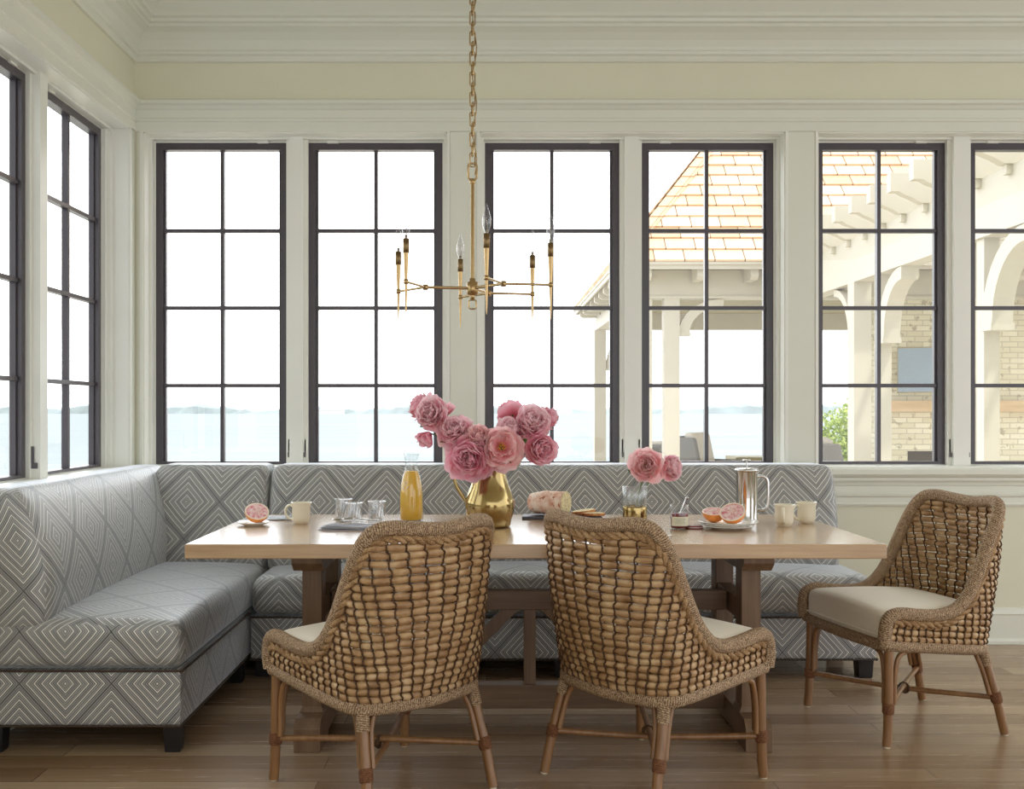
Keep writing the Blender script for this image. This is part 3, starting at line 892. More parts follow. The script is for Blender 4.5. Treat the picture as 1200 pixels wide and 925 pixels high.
for q in range(40):
    t = q/39; pts.append((CX+.008+.008*sin(q*.9), CY, CZ+.43+t*(ZC-CZ-.47)))
m.tube(pts, .0022, 5); m.build('lamp_cord', 'brass', ch, org=O)
for am in (190, 310, 70):
    jt = cp(.18, am); m = MB()
    m.tube([cp(.015, am), jt], .0058, 8)
    m.lathe([(.005, -.011), (.0105, -.010), (.0105, .010), (.005, .011)], jt, 14)
    arm = m.build('arm', 'brass', ch, org=O)
    for s in (-30, 30):
        cc = cp(.31, am+s); m = MB(); m.tube([jt, cc], .0048, 8)
        m.lathe([(.005, -.009), (.009, -.008), (.009, .008), (.005, .009)], cc, 12); m.build('arm_branch', 'brass', ch, org=O)
        m = MB(); m.lathe([(.0012, -.128), (.003, -.10), (.005, -.03), (.0062, .02), (.0095, .10), (.0095, .108)], cc, 14); cd = m.build('candle_holder', 'brass', ch, org=O)
        m = MB(); m.lathe([(.0095, .104), (.0115, .105), (.0115, .155), (.0095, .156)], cc, 14); m.build('candle_sleeve', 'brassdark', cd, org=O)
        m = MB(); m.lathe([(.0062, .150), (.0068, .162), (.0125, .178), (.0158, .194), (.0150, .210), (.0095, .232), (.004, .250), (.0012, .262), (0, .264)], cc, 16); m.build('bulb', 'bulb', cd, org=O)
        m = MB(); m.tube([cc+Vector((0, 0, .158)), cc+Vector((.003, 0, .185)), cc+Vector((-.002, 0, .205)), cc+Vector((.001, 0, .215))], .0011, 5); m.lathe([(.0055, .156), (.0055, .166), (.003, .17)], cc, 10); m.build('filament', 'filament', cd, org=O)

# ------------------------------------------------------------------ things on the table
ZT_ = .7602
def top(px, py): # picture position of a base point on the table -> x, y
    s_ = (py-481)/.465; return ((px-570)/s_, 1200/s_)
def one(name, px, py, label, cat, group=None, rz=0, z=ZT_):
    x, y = top(px, py); return empty(name, (x, y, z), rz, label, cat, group)

def make_cup(e, hang, r=.040, h=.088):
    m = MB(); prof = [(r*.60, 0), (r*.66, .003), (r*.80, .008), (r*.90, h*.22), (r*.93, h*.45), (r*.93, h*.8), (r*1.05, h*.95), (r*1.09, h), (r*1.04, h), (r*.90, h*.8), (r*.88, h*.4), (r*.75, .012), (0, .010)]
    m.lathe(prof, n=32); m.build('cup_body', 'china', e)
    m = MB(); pts = [(r*.90, 0, h*.80), (r*1.25, 0, h*.86), (r*1.62, 0, h*.72), (r*1.66, 0, h*.50), (r*1.40, 0, h*.28), (r*.9, 0, h*.18)]
    m.tube(smooth_path(pts, 6), .0048, 8, flat=1.3); hd = m.build('handle', 'china', e); hd.rotation_euler = (0, 0, hang)
make_cup(one('coffee_cup', 353, 614, 'cream coffee cup at the left end of the table, beside the lone grapefruit half', 'cup', 'cream coffee cups'), PI*.97)
make_cup(one('coffee_cup', 919, 617, 'cream coffee cup right of the coffee press, the nearer one of two side by side', 'cup', 'cream coffee cups'), math.radians(250))
make_cup(one('coffee_cup', 945, 613.5, 'cream coffee cup nearest the right end of the table, behind its twin', 'cup', 'cream coffee cups'), math.radians(200))

def make_plate(e, r=.068, h=.014):
    m = MB(); m.lathe([(r*.55, 0), (r*.58, .003), (r*.75, .006), (r, h), (r*.99, h+.002), (r*.72, .009), (r*.6, .006), (0, .005)], n=40)
    return m.build('plate_dish', 'chinawhite', e)
def make_grapefruit(e, tilt, az, r=.049):
    """half grapefruit resting on its round side, cut face tilted"""
    n = 9
    prof = [(0, -r*.92)]+[(r*sin(a), -r*.92*cos(a)) for a in [PI/2*i/n for i in range(1, n+1)]]
    R = Matrix.Rotation(az, 4, 'Z') @ Matrix.Rotation(tilt, 4, 'X')
    low = min((R @ Vector((rr*cos(a), rr*sin(a), zz))).z for rr, zz in prof for a in [k*PI/12 for k in range(24)])
    X = Matrix.Translation((0, 0, -low)) @ R
    m = MB(); m.lathe(prof, n=28, cap1=False).xf(X); a = m.build('peel', 'peel', e)
    m = MB(); m.lathe([(r*1.0, 0), (r*.985, .0012), (r*.90, .0014), (r*.88, .0006)], n=28, cap0=False, cap1=False).xf(X); m.build('pith', 'pith', e)
    m = MB(); m.lathe([(r*.885, .0006), (r*.5, .0016), (.004, .001), (0, .0)], n=28, cap0=False).xf(X); fl = m.build('flesh', 'flesh', e)
    m = MB()
    for k in range(10):
        a = 2*PI*k/10; m.tube([(cos(a)*.004, sin(a)*.004, .0018), (cos(a)*r*.86, sin(a)*r*.86, .0016)], .0009, 4)
    m.xf(X).build('membrane', 'pith', e)
p = one('side_plate', 297, 616, 'small white side plate under the lone grapefruit half at the left end', 'plate'); make_plate(p, .066)
x, y = top(300, 615); g = empty('grapefruit_half', (x+.004, y, ZT_+.007), 0, 'lone grapefruit half tilted on a small plate at the left end of the table', 'grapefruit', 'halved grapefruits')
make_grapefruit(g, math.radians(38), math.radians(22))
# plates stack and two halves
x, y = top(852, 619.5)
for k, (r, ww) in enumerate(((.105, 'bottom'), (.108, 'middle'), (.118, 'top'))):
    p = empty('dinner_plate', (x+.002*k, y, ZT_+k*.0075), 0, {'bottom': 'white plate lowest in the stack left of the coffee press', 'middle': 'white plate in the middle of the stack left of the coffee press', 'top': 'widest white plate topmost in the stack, directly under two grapefruit halves'}[ww], 'plate', 'stacked white plates')
    make_plate(p, r, .013)
zz = ZT_+.015+.006
g = empty('grapefruit_half', (x-.045, y+.028, zz), 0, 'grapefruit half lying flatter at the back of the plate stack, partly hidden', 'grapefruit', 'halved grapefruits'); make_grapefruit(g, math.radians(14), math.radians(-15), .047)
g = empty('grapefruit_half', (x+.012, y-.036, zz), 0, 'front grapefruit half leaning with cut face toward us on the plate stack', 'grapefruit', 'halved grapefruits'); make_grapefruit(g, math.radians(40), math.radians(-28), .050)

# carafe
e = one('juice_carafe', 482, 610.5, 'clear glass carafe of orange juice standing left of the brass pitcher', 'carafe')
pr = [(.046, .0), (.050, .006), (.051, .06), (.050, .11), (.046, .15), (.036, .19), (.0285, .215), (.0265, .235), (.028, .26), (.034, .283)]
m = MB(); m.lathe(pr+[(.0325, .283)]+[(r-.0022, z) for r, z in pr[::-1][1:-1]]+[(.044, .006), (0, .006)], n=36); m.build('glass_body', 'glass', e)
m = MB(); m.lathe([(.045, .0065), (.0478, .012), (.0480, .06), (.0472, .11), (.0435, .15), (.0335, .19), (.0268, .208), (0, .209)], n=36); m.build('orange_juice', 'juice', e)
m = MB(); sq = [(-.030, .158), (-.024, .168), (-.018, .160), (-.026, .150), (-.034, .140), (-.026, .132), (-.014, .140), (-.008, .150)]
pts = []
for a, z in smooth_path([Vector((a, z, 0)) for a, z in sq], 4) and [(p.x, p.y) for p in smooth_path([Vector((a, z, 0)) for a, z in sq], 4)]:
    R_ = .0515-.18*max(0, z-.12)**1.2+.0; R_ = min(.051, .0505-(z-.12)*.22); ang = -PI/2+a/.045; pts.append((R_*cos(ang), R_*sin(ang), z))
m.tube(pts, .0016, 5); m.build('embossed_mark', 'pith', e)

# tumblers
def make_tumbler(e, h=.096, r=.038):
    m = MB(); n = 36; vs = []
    prof = [(.80, 0), (.88, .004), (.90, .02), (.92, .05), (.95, .075), (1.0, h)]
    for i, (k, z) in enumerate(prof):
        for j in range(n):
            a = 2*PI*j/n; rr = r*k
            if 0 < i < 4: rr *= 1+(.045 if (j+i) % 2 else -.03)
            vs.append((rr*cos(a), rr*sin(a), z))
    fs = [(i*n+j, i*n+(j+1) % n, (i+1)*n+(j+1) % n, (i+1)*n+j) for i in range(len(prof)-1) for j in range(n)]
    m.add(vs, fs, smooth=False); m.add(vs[:n], [tuple(range(n))[::-1]])
    m.lathe([(r, h), (r*.96, h+.001), (r*.93, h-.002), (r*.86, .05), (r*.80, .016), (0, .014)], n=36, cap0=False)
    m.build('tumbler_glass', 'cutglass', e)
make_tumbler(one('cut_glass_tumbler', 402.5, 612, 'cut crystal tumbler nearest the left cup', 'tumbler', 'cut crystal tumblers'))
make_tumbler(one('cut_glass_tumbler', 415, 615.5, 'cut crystal tumbler in the middle of the three, overlapping the leftmost', 'tumbler', 'cut crystal tumblers'), .090, .036)
make_tumbler(one('cut_glass_tumbler', 441.5, 614.5, 'cut crystal tumbler standing alone beside the juice carafe', 'tumbler', 'cut crystal tumblers'), .094, .038)

# folded napkins
def make_napkin(e, w, d, layers, mat, rnd, ruffle=.004):
    m = MB()
    for k in range(layers):
        z0 = .002+k*.0042; ox, oy = rnd.uniform(-.008, .008), rnd.uniform(-.006, .006); ph = rnd.random()*6; ss = 1-.06*k
        def f(u, v, z0=z0, ox=ox, oy=oy, ph=ph, ss=ss):
            x = (u-.5)*w*ss+ox; y = (v-.5)*d*ss+oy
            z = z0+ruffle*(.5+.5*sin(u*7+ph+v*3))*(1 if k else .35)+.003*max(0, sin(u*17+ph))*v
            return (x, y+.004*sin(u*5+ph), z)
        nu, nv = 22, 10; g1 = lambda u, v: f(u, v); g2 = lambda u, v: tuple(Vector(f(u, v))-Vector((0, 0, .0028)))
        m.grid(g1, nu, nv); m.grid(g2, nu, nv, flip=True)
        for a in (0, 1):
            m.grid(lambda u, v, a=a: tuple(Vector(f(u, a))-Vector((0, 0, .0028*v))), nu, 1, flip=(a == 0))
            m.grid(lambda u, v, a=a: tuple(Vector(f(a, u))-Vector((0, 0, .0028*v))), nv, 1, flip=(a == 1))
    # rolled edge fold
    m.tube(smooth_path([Vector((w*.30, -d*.42, .008)), Vector((w*.40, -d*.2, .014)), Vector((w*.50, d*.1, .018)), Vector((w*.53, d*.35, .017))], 5), [.004]+[.008]*14+[.006], 8, flat=.7)
    m.build('folded_cloth', mat, e)
rnd = random.Random(5)
e = one('napkin', 417, 621, 'folded blue striped napkin with two spoons on it, before the crystal tumblers', 'napkin', rz=math.radians(-8)); make_napkin(e, .28, .10, 4, 'linenblue', rnd)
e2 = one('napkin', 318, 608.5, 'pale grey striped napkin lying behind the lone grapefruit half', 'napkin', rz=math.radians(4)); make_napkin(e2, .22, .13, 2, 'linengrey', rnd, .002)
def make_spoon(e, L=.15):
    m = MB(); m.tube(smooth_path([Vector((0, 0, .004)), Vector((L*.35, 0, .008)), Vector((L*.7, 0, .004))], 5), [.0035]*4+[.0025]*4+[.003]*3, 8, flat=1.6); m.build('spoon_handle', 'steel', e)
    m = MB()
    def f(u, v):
        a = 2*PI*u; r = v; return (-.022+.026*r*cos(a), .0155*r*sin(a), .0035+.007*r*r)
    m.grid(f, 18, 5); m.grid(lambda u, v: tuple(Vector(f(u, v))-Vector((0, 0, .001))), 18, 5, flip=True); m.build('spoon_bowl', 'steel', e)
x, y = top(404, 619)
e = empty('spoon', (x-.01, y+.012, ZT_+.0225), math.radians(-20), 'silver spoon on the blue striped napkin, bowl pointing left', 'spoon', 'silver spoons on the napkin'); make_spoon(e)
e = empty('spoon', (x+.035, y+.02, ZT_+.024), math.radians(-12), 'silver spoon on the blue striped napkin, farther right and behind the other', 'spoon', 'silver spoons on the napkin'); make_spoon(e)

# brass pitcher
e = one('brass_pitcher', 574, 617.5, 'polished brass pitcher holding the big bunch of pink peonies', 'pitcher')
pr = [(.072, 0), (.080, .004), (.083, .010), (.086, .03), (.094, .055), (.099, .080), (.098, .105), (.088, .135), (.076, .165), (.068, .195), (.063, .225), (.064, .245), (.070, .262)]
P_ = [(p.x, p.y) for p in smooth_path([Vector((a, b, 0)) for a, b in pr], 3)]
m = MB(); m.lathe(P_+[(a-.003, b) for a, b in P_[::-1][:-6]]+[(0, .03)], n=44); m.build('pitcher_body', 'pitcher', e)
m = MB(); m.tube(smooth_path([Vector(p) for p in [(-.060, 0, .235), (-.095, 0, .240), (-.130, 0, .228), (-.141, 0, .200), (-.134, 0, .165), (-.114, 0, .130), (-.096, 0, .100), (-.088, -.012, .072), (-.086, -.03, .045)]], 6), [.0075]*49, 10, flat=.8); m.build('handle', 'pitcher', e)
PX, PY = e.location.x, e.location.y

# slate board, loaf, slices
e = one('slate_board', 659, 608, 'dark slate serving board under the seeded loaf', 'board', rz=math.radians(-3))
m = MB(); m.rbox((-.172, -.055, 0), (.168, .06, .013), .003, 2, 10, lambda w: (w[0], w[1]+.002*sin(w[0]*70), w[2])); m.build('slate_slab', 'slate', e)
BX, BY = e.location.x, e.location.y; BZ = ZT_+.0135
e = empty('bread_loaf', (BX-.055, BY+.01, BZ), math.radians(-28), 'round seeded loaf with its cut end showing, on the slate board', 'bread')
prof = [(0, -.10), (.022, -.097), (.040, -.085), (.050, -.06), (.055, -.02), (.056, .03), (.058, .078)]
R = Matrix.Translation((0, 0, .052)) @ Matrix.Rotation(PI/2, 4, 'Y')
m = MB(); m.lathe(prof, n=30, sy=1.0, sx=.93, cap1=False)
m.v = [(a+.0022*sin(c*90+b*60), b+.003*sin(c*55+a*40), c) for a, b, c in m.v]; m.xf(R).build('crust', 'crust', e)
m = MB(); m.lathe([(.0572, .078), (.054, .0795), (.03, .080), (0, .080)], n=30, sx=.93, cap0=False).xf(R); m.build('crumb', 'crumb', e)
for k, (dx, dy, dz, rz, w) in enumerate(((.095, .028, .008, 12, 'upper slice of bread leaning against the cut loaf'), (.130, -.012, .001, -6, 'front slice of bread lying flat at the right end of the slate board'))):
    e = empty('bread_slice', (BX+dx, BY+dy, BZ+dz), math.radians(rz), w, 'bread', 'cut slices of bread')
    m = MB(); m.lathe([(.048, 0), (.052, .003), (.052, .010), (.048, .012)], n=28, sy=.8, cap1=False, cap0=True); m.build('slice_crust', 'toast', e)
    m = MB(); m.lathe([(.048, .012), (.02, .0128), (0, .0128)], n=28, sy=.8, cap0=False); m.build('slice_crumb', 'crumb', e)
    if k == 0: e.rotation_euler = (0, math.radians(-7), math.radians(rz))

# small vase
e = one('bud_vase', 744, 616, 'small misty glass vase with gold lower half holding two peonies', 'vase')
m = MB(); m.lathe([(.047, .075), (.050, .078), (.0505, .158), (.049, .159), (.048, .157), (.0475, .079)], n=36, cap0=False, cap1=False); m.build('vase_glass', 'frost', e)
m = MB(); m.lathe([(.046, 0), (.0485, .003), (.0485, .074), (.047, .079), (.045, .074), (.045, .006), (0, .006)], n=36); m.build('gold_base', 'pitcher', e)
VX, VY = e.location.x, e.location.y

# jam jar
e = one('jam_jar', 796, 620, 'open glass jar of red jam with a spoon in it, right of the small vase', 'jar')
m = MB(); m.lathe([(.033, 0), (.036, .004), (.0365, .068), (.033, .076), (.0345, .078), (.037, .080), (.037, .094), (.0355, .095), (.035, .080), (.031, .074), (.034, .066), (.034, .005), (0, .004)], n=32); m.build('jar_glass', 'glass', e)
m = MB(); m.lathe([(.0325, .005), (.0335, .012), (.0335, .060), (0, .062)], n=32); m.build('jam', 'jam', e)
m = MB()
def lf(u, v): a = math.radians(-150+130*u); return (.0374*cos(a), .0374*sin(a), .014+.036*v)
m.grid(lf, 16, 2); lab = m.build('label', 'label', e)
m = MB()
for zz, a0, a1 in ((.041, -125, -60), (.034, -118, -70), (.027, -122, -64)):
    pts = [(.0378*cos(math.radians(a0+(a1-a0)*q/24)), .0378*sin(math.radians(a0+(a1-a0)*q/24)), zz+.0016*sin(q*2.1)) for q in range(25)]
    m.tube(pts, .0005, 4)
m.build('label_script', 'ink', lab)
JX, JY = e.location.x, e.location.y
e = empty('jam_spoon', (JX, JY, ZT_), 0, 'small spoon standing in the open jam jar', 'spoon')
m = MB(); m.tube(smooth_path([Vector(p) for p in [(-.012, .0, .03), (.006, 0, .07), (.024, .002, .112), (.030, .003, .124), (.036, .003, .120)]], 5), [.0028]*12+[.0042]*9, 8, flat=1.5); m.build('spoon_handle', 'steel', e)
e = empty('jar_lid', (JX+.060, JY+.015, ZT_), 0, 'red chequered jar lid lying just behind the jam jar', 'lid')
m = MB(); m.lathe([(.034, 0), (.035, .002), (.035, .011), (.033, .012), (0, .0125)], n=30); m.build('lid_cap', 'lid', e)

# small plate with jam toast
e = one('side_plate', 766, 630, 'small white plate with jam toast, near the front edge of the table', 'plate'); make_plate(e, .066, .010)
e2 = empty('jam_toast', (e.location.x-.012, e.location.y+.0, ZT_+.0075), .2, 'round slice of toast with jam and cream on the small front plate', 'toast')
m = MB(); m.lathe([(.036, 0), (.040, .003), (.040, .009), (.036, .011), (0, .0112)], n=26, sy=.85); m.build('toast_slice', 'toast', e2)
m = MB()
rn = random.Random(2)
for q in range(7):
    a = rn.random()*6.3; rr = rn.random()*.024; m.lathe([(.009, .0112), (.008, .014), (.004, .017), (0, .018)], (rr*cos(a), rr*sin(a)*.8, 0), 10, mi=q % 2)
m.build('topping', ['pith', 'jam'], e2)

# coffee press
e = one('french_press', 875, 610.5, 'polished steel coffee press with a tall loop handle behind the plate stack', 'coffee press')
m = MB(); m.lathe([(.044, 0), (.0455, .003), (.0455, .010), (.044, .013), (.044, .205), (.0455, .207)], n=44); m.build('press_body', 'steel', e)
m = MB(); m.lathe([(.0455, .207), (.049, .208), (.049, .216), (.046, .219), (.012, .222), (0, .222)], n=44); m.build('lid', 'steel', e)
m = MB(); m.lathe([(.0028, .221), (.0028, .250)], n=10); kb = m.build('plunger_rod', 'steel', e)
m = MB(); m.lathe([(.004, .249), (.017, .250), (.018, .254), (.016, .257), (0, .258)], n=20); m.build('plunger_knob', 'steel', kb)
m = MB(); m.tube(smooth_path([Vector(p) for p in [(.043, 0, .185), (.065, 0, .188), (.084, 0, .176), (.090, 0, .150), (.090, 0, .085), (.084, 0, .055), (.065, 0, .043), (.043, 0, .046)]], 6), .0065, 10); m.build('handle', 'steel', e)

# ------------------------------------------------------------------ peonies
def make_bloom(mb, R, rnd, openness=1.0, rings=None):
    """peony head facing +Z, centre at origin"""
    rings = rings or [(7, 86, 1.0, .62, -.26), (8, 66, .98, .58, -.18), (9, 48, .92, .50, -.12), (10, 33, .84, .40, -.06), (9, 18, .72, .32, -.02), (7, 8, .6, .24, 0)]
    for ri, (n, ang, ln, wd, zb) in enumerate(rings):
        off = rnd.random()*6.3
        for k in range(n):
            az = off+2*PI*k/n+rnd.uniform(-.22, .22); a0 = math.radians(ang*openness+rnd.uniform(-13, 13)); L = R*ln*rnd.uniform(.82, 1.12); W = R*wd*rnd.uniform(.9, 1.1)
            cup = rnd.uniform(.25, .42); ph = rnd.random()*6; curl = rnd.uniform(.6, 1.4)
            NU, NV = 6, 7
            # centreline of the petal
            cl = [(0, 0)]
            for j in range(NV*2):
                s_ = (j+.5)/(NV*2); th = a0*(1.25-s_*curl*.95)+(.5*max(0, s_-.82)/.18 if ri < 3 else 0)
                r_, z_ = cl[-1]; cl.append((r_+sin(th)*L/(NV*2), z_+cos(th)*L/(NV*2)))
            def f(u, v):
                j = v*NV*2; i0 = min(int(j), NV*2-1); fr = j-i0
                r_ = cl[i0][0]*(1-fr)+cl[i0+1][0]*fr; z_ = cl[i0][1]*(1-fr)+cl[i0+1][1]*fr
                w = (u-.5)*2; prof = sin(PI*min(1, (v*.86+.10)))**.6*(.35+.65*v)*1.25 if v < 1 else .55
                prof = min(1.0, .28+1.25*v)*(1-max(0, v-.72)**2*5.5)
                lat = w*W*prof
                rr = r_-cup*W*w*w*cos(a0*.5)*prof; zz = z_+cup*W*w*w*.55*prof
                edge = v**3; rr += R*.05*edge*sin(w*5+ph); zz += R*.06*edge*cos(w*7+ph*1.7)-(R*.05*edge*(1 if abs(w) < .2 else 0))
                zz += zb*R
                return ((rr+.03*R)*cos(az)-lat*sin(az), (rr+.03*R)*sin(az)+lat*cos(az), zz)
            mb.grid(f, NU, NV)
BL = {}
for nm, seed, op, rings in (('full', 11, 1.0, None), ('ball', 23, .80, None), ('open', 37, 1.12, [(7, 88, 1.0, .66, -.22), (8, 74, .94, .6, -.15), (8, 60, .82, .5, -.1), (8, 48, .66, .4, -.04)]),
                            ('bud', 41, .55, [(6, 60, 1.0, .7, -.3), (6, 40, .95, .6, -.25), (6, 22, .85, .5, -.2)])):
    m = MB(); make_bloom(m, 1.0, random.Random(seed), op, rings); BL[nm] = m
def peony(px, py, y, rpx, kind, mat, face, anchor, label, leaves=0, cat='flower', group='pink peonies in the brass pitcher', rnd=random.Random(9)):
    s_ = 1200/y; x = (px-570)/s_; z = 1.225-(py-481)/s_; R = rpx/s_*1.33
    c = Vector((x, y, z)); f = Vector(face).normalized()
    e = empty('peony', anchor, 0, label, cat, group); A = Vector(anchor)
    q = f.to_track_quat('Z', 'Y').to_matrix().to_4x4()
    b = MB(); src = BL[kind]; b.v = list(src.v); b.f = src.f; b.uv = src.uv; b.sm = src.sm; b.mi = src.mi
    b.xf(Matrix.Translation(c-f*R*.22) @ q @ Matrix.Rotation(rnd.random()*6, 4, 'Z') @ Matrix.Scale(R, 4)).build('bloom', mat, e, org=A)
    if kind in ('open', 'full'):
        m = MB(); r2 = random.Random(4)
        for k in range(26):
            a = r2.random()*6.3; rr = r2.random()**.5*(.2 if kind == 'open' else .1); h = .30+.12*r2.random()
            m.tube([(rr*.5*cos(a), rr*.5*sin(a), 0), (rr*cos(a), rr*sin(a), h)], [.012, .022], 5)
        m.xf(Matrix.Translation(c-f*R*.22) @ q @ Matrix.Scale(R, 4)).build('stamens', 'stamen', e, org=A)
    base = c-f*R*.45
    m = MB(); mid = base.lerp(A, .45)-f*R*.5+Vector((0, 0, R*.2))
    m.tube(smooth_path([base+f*R*.2, base, mid, A], 8), .0028, 6); m.build('stem', 'stem', e, org=A)
    m = MB(); m.lathe([(.003, -.012), (.012, -.004), (.016, .004), (.012, .008)], n=10); m.xf(Matrix.Translation(base+f*R*.16) @ q).build('calyx', 'stem', e, org=A)
    for k in range(leaves):
        t = rnd.uniform(.1, .6); p0 = base.lerp(mid, t); d = Vector((rnd.uniform(-1, 1), rnd.uniform(-.7, .3), rnd.uniform(-.5, .4))).normalized(); d2 = (Vector((px-585, 0, -10)).normalized()*.6+d).normalized()
        side = d2.cross(Vector((0, -1, .4))).normalized(); L = rnd.uniform(.05, .085)
        m = MB(); nn = (side.cross(d2)).normalized()
        m.grid(lambda u, v: tuple(p0+d2*L*v+side*(u-.5)*.030*sin(PI*min(1, v*.93+.05))**.8+nn*(abs(u-.5)*.014-.02*v*v)), 4, 8)
        m.build('leaf', 'leaf', e, org=A)
    return e
AN = [(PX+dx, PY+dy, ZT_+.20) for dx, dy in ((-.03, 0), (.02, -.01), (0, .02), (-.02, .02), (.03, .015), (.01, -.03), (-.035, -.02), (.035, -.02), (0, 0), (.02, .03), (-.01, -.02), (.015, .005), (-.04, .01))]
FL = [(493, 474, 4.12, 15, 'full', 'petal_b', (-.6, .2, .7), 'spiky-edged pink peony at the far upper left of the big bunch', 1),
      (505, 485, 4.02, 19, 'ball', 'petal_a', (-.25, -.9, .25), 'round pale pink peony, highest of those left of the pitcher', 0),
      (499, 513, 4.05, 12, 'bud', 'petal_b', (-.5, -.4, -.6), 'small drooping half-open peony under the leftmost blooms', 0),
      (524, 480, 4.14, 10, 'bud', 'petal_a', (.1, .1, .9), 'small pink peony peeping up behind the upper left blooms', 0),
      (532, 504, 4.00, 19, 'full', 'petal_a', (-.2, -.85, .45), 'pink peony between the leftmost blooms and the centre of the bunch', 2),
      (560, 512, 3.97, 16, 'ball', 'petal_c', (-.05, -.8, .55), 'coral pink cupped peony in the middle of the bunch', 0),
      (549, 537, 3.95, 24, 'full', 'petal_b', (-.2, -.9, -.1), 'largest pink peony, lowest in the bunch and hanging over the pitcher handle', 4),
      (588, 524, 3.94, 21, 'open', 'petal_c', (.05, -.97, .15), 'wide open peony with an orange centre just above the pitcher mouth', 1),
      (600, 482, 4.16, 14, 'open', 'petal_b', (-.05, .75, .55), 'pink peony facing away, top of the right-hand group', 1),
      (598, 503, 4.03, 16, 'full', 'petal_a', (-.1, -.6, .7), 'pale pink peony behind the open orange-centred one', 0),
      (624, 495, 4.02, 20, 'ball', 'petal_a', (.15, -.8, .5), 'big round pale peony in the right-hand group', 1),
      (644, 490, 4.10, 13, 'full', 'petal_b', (.85, -.2, .3), 'deep pink peony at the far right, petals pointing outward', 0),
      (634, 526, 3.98, 18, 'ball', 'petal_b', (.35, -.85, -.1), 'round deep pink peony lowest of the right-hand group', 6)]
for (px, py, y, r, k, mt, fc, lb_, lv), an in zip(FL, AN): peony(px, py, y, r, k, mt, fc, an, lb_, lv)
peony(757, 545, VY-.03, 17, 'full', 'petal_c', (-.15, -.9, .2), (VX-.008, VY, ZT_+.02), 'left peony in the small vase, full and coral pink', 2, group='two peonies in the small vase')
peony(786, 548, VY+.02, 15, 'ball', 'petal_a', (.6, -.6, .1), (VX+.008, VY, ZT_+.02), 'right peony in the small vase, paler and half open', 0, group='two peonies in the small vase')
# ------------------------------------------------------------------ outdoors
TZ = -.12
m = MB(); m.box(-6.5, 18, 5.62, 22, -3.0, TZ); S('terrace', m, 'paving')
m = MB(); m.box(-3000, 3000, -20, 3500, -3.6, -3.0); S('lake', m, 'water')
# far shore: one ragged wooded strip
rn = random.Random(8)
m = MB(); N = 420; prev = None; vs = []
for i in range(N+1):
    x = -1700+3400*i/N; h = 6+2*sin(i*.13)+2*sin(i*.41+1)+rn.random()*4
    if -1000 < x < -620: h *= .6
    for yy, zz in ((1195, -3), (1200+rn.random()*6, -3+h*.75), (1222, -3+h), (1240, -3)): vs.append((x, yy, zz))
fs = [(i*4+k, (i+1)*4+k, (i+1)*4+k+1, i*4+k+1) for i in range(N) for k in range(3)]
m.add(vs, fs); tag(m.build('far_shore_woods', 'farwood_hazed'), 'hazy line of woods on the far shore of the lake', 'woods', kind='stuff')
hs = None
for k, hx in enumerate((-620, -410, -180, 90, 160, 420, 520, 700)):
    w = 9+3*(k % 3); m = MB(); m.box(hx-w, hx+w, 1180, 1190, -3, 1.6); m.prism([(hx-w-1, 1.6), (hx+w+1, 1.6), (hx, 5)], 1179, 1191, 'y')
    tag(m.build('lake_house', 'farhouse'), 'tiny white house on the far shore of the lake', 'house', 'white houses on the far shore')

# pavilion ----------------------------------------------------------------
O = (5.5, 16, TZ)
pv = empty('pavilion', O, 0, 'open cream pavilion with a steep hipped shingle roof, outside the right-hand windows', 'pavilion')
EZ, TA = 3.10, 1.257
X0, X1, Y0, Y1 = 1.63, 11.0, 12.9, 19.2
sl = math.hypot(1, TA)
EXP = .2111; run = EXP/sl; NR = 14
def courses(p_at):
    m = MB()
    for k in range(NR):
        a, b = run*k, run*(k+1)+.03/sl
        th = .034
        lo0, lo1 = p_at(a, 0, th), p_at(a, 1, th); hi0, hi1 = p_at(b, 0, .004), p_at(b, 1, .004); bo0, bo1 = p_at(a, 0, 0), p_at(a, 1, 0)
        u0 = lambda P: (P[0]+P[1]*.0) if abs(p_at(0, 0, 0)[0]-p_at(0, 1, 0)[0]) > .1 else P[1]
        v0, v1 = EXP*k+.012, EXP*(k+1)+.002
        m.add([lo0, lo1, hi1, hi0], [(0, 1, 2, 3)], [[(u0(lo0), v0), (u0(lo1), v0), (u0(hi1), v1), (u0(hi0), v1)]])
        m.add([bo0, bo1, lo1, lo0], [(0, 1, 2, 3)], [[(u0(bo0), v0), (u0(bo1), v0), (u0(bo1), v0+.001), (u0(bo0), v0+.001)]])
    return m
nf = Vector((0, -TA, 1)).normalized(); nl = Vector((-TA, 0, 1)).normalized()
front = lambda t, s, th: tuple(Vector(((X0+t) if s == 0 else (X1-t), Y0+t, EZ+TA*t))+nf*th)
left = lambda t, s, th: tuple(Vector((X0+t, (Y1-t) if s == 0 else (Y0+t), EZ+TA*t))+nl*th)
courses(front).build('roof_shingles', 'shingle', pv, org=O)
courses(left).build('roof_shingles', 'shingle', pv, org=O)
m = MB(); tt = run*NR
zc = EZ+TA*tt
m.add([(X0+tt, Y0+tt, zc), (X1-tt, Y0+tt, zc), (X1-tt, Y1-tt, zc), (X0+tt, Y1-tt, zc)], [(0, 1, 2, 3)])
m.add([(X1, Y0, EZ), (X1, Y1, EZ), (X1-tt, Y1-tt, zc), (X1-tt, Y0+tt, zc)], [(0, 1, 2, 3)]); m.add([(X1, Y1, EZ), (X0, Y1, EZ), (X0+tt, Y1-tt, zc), (X1-tt, Y1-tt, zc)], [(0, 1, 2, 3)])
m.build('roof_back', 'shingle', pv, org=O)
